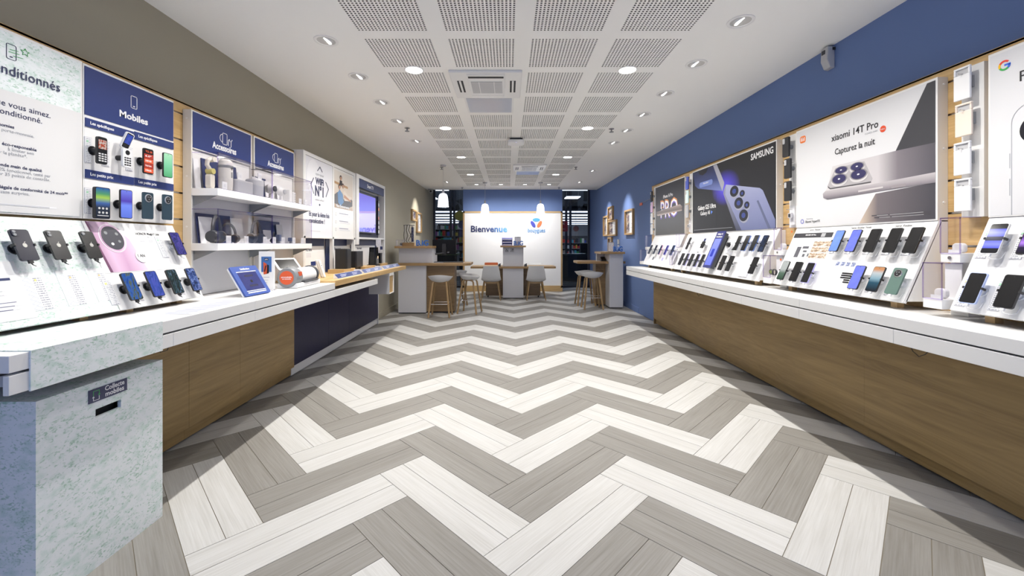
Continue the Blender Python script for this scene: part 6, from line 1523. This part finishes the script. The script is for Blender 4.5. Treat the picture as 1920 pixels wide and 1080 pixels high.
t = thing('notice_stand', 'grey notice in a stand behind the centre blue letters', 'notice', T(.24, 10.22, 1.292)); MB().box(-.075, .075, -.004, .004, 0, .215).build('panel', LGREY, t); MB().box(-.06, .06, -.005, -.004, .10, .19).build('print', MATS['tiny_para'], t); MB().box(-.05, .05, -.03, .03, 0, .006).build('foot', GREYP, t)
big_letters(T(.25, 10.08, 1.292), 'blue letter ornament on the centre desk column')
for x, lab in ((-.215, 'left'), (.43, 'right')):
    t = thing('card_terminal', 'small black card terminal on the centre desk, %s of the column' % lab, 'terminal', T(x, 10.2, .783)); MB().prismx([(-.05, 0), (.05, 0), (.05, .05), (-.05, .02)], -.035, .035).build('body', BLACK, t, bevel=.003); MB().cyl((.0, 0, .045), (.03, .02, .06), .012, n=8).build('handset', BLACKM, t)
# right high kiosk
t = thing('high_kiosk', 'white and oak high kiosk beside the blue wall', 'kiosk')
MB().box(2.096, 2.375, 8.56, 9.10, .02, 1.125).build('column', KIOSK, t, bevel=.003)
MB().box(1.93, 2.096, 9.02, 9.10, .966, 1.125).build('rear_board', LGREY, t)
MB().box(1.90, 2.40, 8.50, 9.12, 1.125, 1.168).build('cap', CAPX, t, bevel=.002)
MB().prismz([(1.52, 8.66), (2.094, 8.66), (2.094, 9.35), (1.52, 9.35), (1.46, 9.27), (1.46, 8.74)], .918, .966).build('table_top', CAPX, t, bevel=.002)
MB().box(2.376, 2.45, 8.66, 8.8, .92, .966).build('table_end', CAPX, t)
MB().box(1.885, 2.093, 8.92, 9.22, .03, .918).build('oak_panel', OAKDX, t)
MB().box(2.11, 2.36, 8.58, 9.08, 0, .02).build('plinth', BLACKM, t); MB().cyl((1.95, 9.0, 0), (1.95, 9.0, .03), .02, n=8).build('foot', BLACK, t)
t = thing('desk_telephone', 'black telephone under the cap of the right kiosk', 'telephone', T(2.03, 8.86, .966)); MB().prismx([(-.06, 0), (.06, 0), (.06, .09), (-.06, .03)], -.05, .05).build('body', BLACK, t, bevel=.004); MB().box(-.14, -.06, -.05, .05, 0, .006).build('papers', PAPER, t)
big_letters(T(2.26, 8.55, 1.168), 'blue letter ornament on the right high kiosk', .19)
t = thing('notice_stand', 'small framed notice behind the right blue letters', 'notice', T(2.17, 8.75, 1.168)); MB().box(-.065, .065, -.006, .006, 0, .2).build('panel', GREYP, t); MB().box(-.055, .055, -.0075, -.006, .01, .19).build('print', LINES2, t)
# stools
SHELL = mat('stool_shell', (0.70, 0.70, 0.69), .4)
def stool(x, y, rz, lab):
    t = thing('bar_stool', lab, 'bar stool', T(x, y, 0) @ RZ(rz), 'white shell bar stools')
    def f(u, v):
        a = (u-.5)*2; b = (v-.5)*2      # disc mapping; +y is the back
        X = a*math.sqrt(max(0, 1-b*b/2)); Y = b*math.sqrt(max(0, 1-a*a/2)); r2 = X*X+Y*Y
        z = .644 + .076*r2*r2 + max(0, Y)**2*.055*r2 - max(0, -Y)**2*.02 + X*X*.022
        return (X*.225, Y*.195+.01, z)
    s = MB().sheet(f, 14, 14, .013).build('seat_shell', SHELL, t, smooth=True, key='stoolseat')
    for sx_ in (-1, 1):
        pts = [(sx_*.19, -.185, .008), (sx_*.125, -.105, .60), (sx_*.118, -.085, .632), (sx_*.115, -.05, .642), (sx_*.115, .06, .642), (sx_*.118, .09, .632), (sx_*.125, .11, .60), (sx_*.19, .19, .008)]
        MB().tube(pts[:4], .0175, 8).build('leg', OAKZ, t, smooth=True, key=('stleg', sx_, 0)); MB().tube(pts[4:], .0175, 8).build('leg', OAKZ, t, smooth=True, key=('stleg', sx_, 1))
        MB().tube([pts[3], pts[4]], .0145, 8).build('seat_rail', OAKZ, t, smooth=True, key=('strail', sx_))
    MB().box(-.12, .12, -.065, -.045, .632, .65).build('cross_rail', OAKZ, t, key='stcr'); MB().box(-.12, .12, .055, .075, .632, .65).build('cross_rail', OAKZ, t, key='stcr2')
    for (p, q) in (((-.163, -.154, .245), (.163, -.154, .245)), ((-.163, .154, .245), (.163, .154, .245)), ((-.163, -.154, .26), (-.163, .154, .26)), ((.163, -.154, .26), (.163, .154, .26))):
        MB().cyl(p, q, .006, n=8).build('foot_rest', STEEL, t, key=('stfr', p, q))
stool(-1.237, 7.61, 180, 'white shell bar stool nearest, in front of the left kiosk oak panel')
stool(-.735, 8.0, 78, 'white shell bar stool turned sideways at the end of the left kiosk')
stool(-1.12, 9.05, 200, 'white shell bar stool half hidden behind the left kiosk')
stool(1.725, 8.52, 180, 'white shell bar stool in front at the right kiosk')
stool(1.675, 9.02, 180, 'white shell bar stool behind the other one at the right kiosk')
def chair(x, y, rz, lab, m=SHELL):
    t = thing('shell_chair', lab, 'chair', T(x, y, 0) @ RZ(rz), 'shell chairs at the centre desk')
    prof = [(-.23, .425), (-.20, .448), (-.08, .445), (.06, .435), (.15, .445), (.20, .49), (.225, .58), (.245, .70), (.262, .815)]
    def f(u, v):
        k = v*(len(prof)-1); i = min(int(k), len(prof)-2); q = k-i
        yy = prof[i][0]*(1-q)+prof[i+1][0]*q; zz = prof[i][1]*(1-q)+prof[i+1][1]*q
        a = (u-.5)*2
        w = .205+.03*math.sin(PI*min(1, v*1.15)) - (.03*max(0, v-.85)/.15)
        seat = max(0, 1-v*1.6); back = max(0, (v-.5)*2)
        return (a*w, yy-back*.045*a*a, zz+(.03*seat+.05*max(0, 1-abs(v-.5)*3))*a*a*a*a)
    MB().sheet(f, 12, 20, .012, (0, -.5, -.85)).build('seat_shell', m, t, smooth=True, key='chairshell')
    for sx_ in (-1, 1):
        MB().cyl((sx_*.16, -.15, .435), (sx_*.235, -.24, 0), .017, .011, 10).build('leg', OAKZ, t, smooth=True, key=('chl', sx_, 0)); MB().cyl((sx_*.15, .14, .435), (sx_*.225, .25, 0), .017, .011, 10).build('leg', OAKZ, t, smooth=True, key=('chl', sx_, 1))
    MB().box(-.17, .17, -.165, -.135, .405, .435).build('frame_rail', OAKZ, t, key='chf'); MB().box(-.17, .17, .125, .155, .395, .428).build('frame_rail', OAKZ, t, key='chf2')
    return t
chair(-.40, 9.98, 180, 'white shell chair at the left of the centre desk, back to the camera')
chair(.665, 9.98, 180, 'white shell chair at the right of the centre desk, back to the camera')
t = chair(-.45, 10.98, 0, 'white shell chair behind the left half of the centre desk', SHELL)
ct = tag(MB().prism(rrect(.36, .06, .02, 4, 0, .80), .16, .24).build('orange_cushion', mat('rust_fabric', (0.45, 0.10, 0.03), .8), M=T(-.45, 10.98, 0)), 'rust orange cushion over the chair behind the left desk half', 'cushion')
chair(.03, 11.33, 8, 'white shell chair partly hidden behind the white desk column')
chair(.72, 10.98, 0, 'white shell chair behind the right half of the centre desk')

# ------------------------------------------------------------------ glass and the shopping hall behind
t = thing('hall_floor', 'polished grey floor of the shopping hall beyond the glass', 'floor'); t['kind'] = 'structure'
MB().box(-9, 9, YG+.03, 34, -.05, -.004).build('slab', mat('hall_floor_grey', (0.13, 0.14, 0.155), .18), t)
tag(MB().box(-9, 9, YG+.03, 34, 4.4, 4.5).build('hall_ceiling', mat('hall_dark', (0.02, 0.022, 0.027), .8)), kind='structure')
tag(MB().box(-9, 9, 34, 34.1, 0, 4.5).build('wall_hall_end', mat('hall_end', (0.28, 0.29, 0.33), .8)), kind='structure')
for s in (-9, 9): tag(MB().box(s-.05, s+.05, YG, 34, 0, 4.5).build('wall_hall_side', mat('hall_side', (0.03, 0.033, 0.04), .8)), kind='structure')
tag(MB().box(-9, XL-.12, YG-.05, YG+.03, 0, 4.5).box(XR+.12, 9, YG-.05, YG+.03, 0, 4.5).box(XL-.12, XR+.12, YG-.03, YG+.03, 3.2, 4.5).build('wall_hall_front', mat('hall_front', (0.03, 0.033, 0.04), .8)), kind='structure')
DF = mat('dark_metal_frame', (0.03, 0.033, 0.05), .4)
for n, (xa, xb) in enumerate(((XL+.001, bw0), (bw1, XR-.001))):
    t = tag(thing('window_%d' % (n+1), 'dark framed glass panel %s the welcome wall' % ('left of', 'right of')[n], 'window'), kind='structure')
    MB().box(xa+.05, xb-.05, YG-.006, YG+.006, .04, 3.15).build('glass_pane', GLASS, t)
    MB().box(xa, xa+.06, YG-.03, YG+.03, 0, 3.2).build('frame_bar', DF, t); MB().box(xb-.06, xb, YG-.03, YG+.03, 0, 3.2).build('frame_bar', DF, t)
    MB().box(xa, xb, YG-.03, YG+.03, 0, .04).build('frame_bar', DF, t)
tag(MB().box(XL, XR, YB+.05, YG+.05, 3.16, 3.2).build('ceiling_recess', CEIL), kind='structure')
tag(MB().box(bw0, bw1, YB+.2, YG, 0, 3.2).build('wall_core', BLUEW), kind='structure')
TUBE = emit_mat('hall_tube', (0.85, 0.92, 1.0), 1.8)
def hung(name, label, group, x0, x1, y0, y1, z0, z1):
    t = thing(name, label, 'lamp', group=group)
    MB().box(x0, x1, y0, y1, z0, z1).build('tube', TUBE, t)
    for x in (x0+(x1-x0)*.06, x1-(x1-x0)*.06): MB().cyl((x, (y0+y1)/2, z1), (x, (y0+y1)/2, 4.4), .006, n=6).build('hanger', GREYP, t)
# frieze over the supermarket
t = thing('frieze_board', 'grey picture frieze over the supermarket entrance beyond the glass', 'frieze')
MB().box(-8, 8, 17.0, 17.15, 2.70, 4.4).build('board', mat('frieze_grey', (0.10, 0.115, 0.14), .6), t)
SIL = mat('frieze_dark', (0.025, 0.027, 0.032), .6)
def sil(pts): MB().prism(pts, 16.985, 17.0).build('picture_shape', SIL, t)
sil([(2.55, 2.72), (2.85, 2.72), (2.84, 3.12), (2.92, 3.14), (2.70, 3.32), (2.48, 3.14), (2.56, 3.12)])
for k in range(14):
    x = 2.2+.09*k; sil(ell(x, 2.80+.05*random.random(), .05, .05+.05*random.random(), 8))
sil([(3.1, 3.1), (3.4, 3.1), (3.4, 3.5), (3.1, 3.5)]); sil([(3.0, 2.72), (3.1, 2.98), (3.3, 2.98), (3.4, 2.72)])
for pts in ([(-2.6, 3.35), (-2.3, 3.2), (-2.2, 2.95), (-2.27, 3.12), (-2.45, 3.28)], [(-2.75, 2.95), (-2.4, 3.05), (-2.25, 2.8), (-2.05, 2.98), (-1.95, 2.75), (-2.2, 2.72), (-2.5, 2.86)], [(-3.0, 2.80), (-2.5, 2.76), (-2.5, 2.72), (-3.0, 2.74)], [(-2.15, 3.1), (-1.9, 3.18), (-1.88, 2.9), (-2.0, 3.0)]):
    sil(pts)
for k, (x0, x1, y, z) in enumerate(((-2.9, -1.9, 13.3, 3.04), (1.6, 2.55, 13.3, 3.045))):
    hung('light_bar', 'thin bright light bar just beyond the %s glass panel' % ('left', 'right')[k], 'hall light bars', x0, x1, y-.03, y+.03, z, z+.025)
for k, (x, z) in enumerate(((2.28, 2.96), (-2.78, 2.94))):
    hung('hall_light', 'square bright light panel over the hall, seen through the %s glass' % ('right', 'left')[k], 'hall light panels', x-.24, x+.24, 14.4, 15.0, z, z+.03)
for k, y in enumerate((19, 21.5, 24, 27, 30, 33)):
    hung('light_row', '%s row of white tubes over the supermarket' % ordn[k], 'supermarket tube rows', -8, 8, y-.06, y+.06, 2.78+.02*k, 2.83+.02*k)
for k, x in enumerate((-2.33, -2.19, 2.37, 2.54)):
    t = thing('hall_post', '%s dark metal post beyond the %s glass panel' % (('left', 'right')[k % 2], ('left', 'left', 'right', 'right')[k]), 'post', T(x, 16.9, 0)); MB().cyl((0, 0, 0), (0, 0, 4.4), .05, n=12).build('shaft', DF, t); MB().box(-.09, .09, -.09, .09, 0, .02).build('foot_plate', DF, t)
# supermarket shelving with goods
PCOL = [mat('goods_%d' % k, c, .5) for k, c in enumerate(((.5, .04, .03), (.06, .09, .4), (.55, .42, .05), (.6, .6, .6), (.05, .28, .08), (.35, .12, .35), (.06, .3, .4), (.03, .03, .035), (.10, .10, .12), (.22, .2, .2)))]
def gondola(x, y, w, h, lab):
    t = thing('goods_shelf', lab, 'shelf', T(x, y, 0), 'supermarket shelves')
    MB().box(-w/2, w/2, 0, .05, 0, h).build('back_panel', mat('shelf_dark', (0.05, 0.05, 0.058), .6), t)
    by = {}
    for r_ in range(int(h/.32)):
        z = .12+.32*r_
        MB().box(-w/2, w/2, -.35, 0, z-.03, z).build('shelf_board', GREYP, t)
        xx = -w/2+.02
        while xx < w/2-.1:
            q = random.uniform(.06, .16); hh = random.uniform(.12, .26)
            by.setdefault(random.choice(range(10)), MB()).box(xx, xx+q-.008, -.33, -.06, z, z+hh); xx += q
    for k, mb in by.items():
        o = mb.build('goods', PCOL[k], t); o['kind'] = 'stuff'
gondola(-2.9, 20, 1.9, 2.3, 'goods shelf on the left beyond the glass'); gondola(-1.8, 18.2, .8, 1.9, 'narrow goods shelf beside the welcome wall beyond the glass'); gondola(2.0, 21, 1.2, 1.9, 'goods shelf nearest the red price sign'); gondola(3.4, 24, 2.4, 1.8, 'goods shelf far right beyond the glass'); gondola(-4.2, 25, 3, 2.2, 'goods shelf far left beyond the glass')
t = thing('price_sign', 'hanging red price sign beyond the right glass panel', 'sign', T(2.13, 16.2, 2.02)); MB().box(-.2, .2, -.01, .01, -.2, .2).build('plate', mat('sign_red', (0.35, 0.02, 0.035), .5), t); text('0', .24, PAPER, t, -.08, .06, -.012, bold=.02); text('€', .12, PAPER, t, .05, .1, -.012); MB().box(-.14, .14, -.0115, -.01, -.14, -.06).build('small_print', lines_mat('red_print', ink=(.5, .3, .3), paper=(.35, .02, .035), rows=3, fill=.6), t); MB().cyl((0, 0, .2), (0, 0, 2.38), .006, n=6).build('hanger', GREYP, t)
for k, (x, y, z, m) in enumerate(((-1.92, 16.5, 2.45, mat('balloon_gold', (.35, .30, .05), .5)), (-1.9, 17.5, 2.15, mat('balloon_grey', (.12, .13, .22), .5)), (2.88, 17.6, 1.98, mat('balloon_red', (.35, .12, .14), .5)))):
    t = thing('round_sign', '%s round hanging sign beyond the glass' % ('gold', 'grey-blue', 'pale red')[k], 'sign', T(x, y, z)); MB().cyl((0, -.02, 0), (0, .02, 0), .2 if k < 2 else .12, n=20).build('disc', m, t); MB().cyl((0, 0, .1), (0, 0, 4.4-z), .005, n=6).build('hanger', GREYP, t)
t = thing('checkout_counter', 'dark rounded checkout counter beyond the right glass panel', 'counter', T(2.75, 15.2, 0))
MB().prismz([(-.75, -.1), (-.6, -.35), (-.3, -.45), (.9, -.45), (.9, .4), (-.75, .4)], 0, .92).build('body', mat('counter_dark', (0.022, 0.024, 0.028), .35), t, bevel=.01)
MB().prismz([(-.82, -.1), (-.65, -.40), (-.32, -.52), (.95, -.52), (.95, .45), (-.82, .45)], .92, .98).build('top', mat('counter_top', (0.07, 0.085, 0.09), .25), t)
MB().box(-.1, .5, .0, .1, 1.0, 1.35).build('screen', BLACK, t); MB().box(.1, .3, .02, .08, .98, 1.0).build('screen_foot', BLACK, t)
t = thing('checkout_counter', 'dark checkout counter with green band beyond the left glass panel', 'counter', T(-2.55, 15.4, 0)); MB().box(-.8, .7, -.4, .4, 0, .92).build('body', MATS['counter_dark'], t, bevel=.01); MB().box(-.82, .72, -.42, .42, .92, .98).build('top', mat('green_band', (0.07, 0.13, 0.05), .4), t); MB().box(-.3, .5, -.1, .0, 1.0, 1.2).build('screen', BLACK, t); MB().box(0, .2, -.08, -.02, .98, 1.0).build('screen_foot', BLACK, t)
t = thing('bottle_crate', 'blue and beige stacked crates beyond the left glass panel', 'crate', T(-2.42, 16.6, 0))
for k in range(5): MB().box(-.14, .14, -.2, .2, .32*k, .32*k+.3).build('crate', [PCOL[6], PCOL[6], PCOL[2], PCOL[6], PCOL[6]][k], t, bevel=.01)
for k, (x, y, w_) in enumerate(((0, 16, 60), (0, 22, 120), (0, 28, 120))):
    l = bpy.data.lights.new('hall_lamp', 'AREA'); l.shape = 'RECTANGLE'; l.size = 12; l.size_y = 3; l.energy = w_; l.color = (.8, .9, 1)
    o = bpy.data.objects.new('hall_lamp', l); COL.objects.link(o); o.location = (x, y, 4.3)
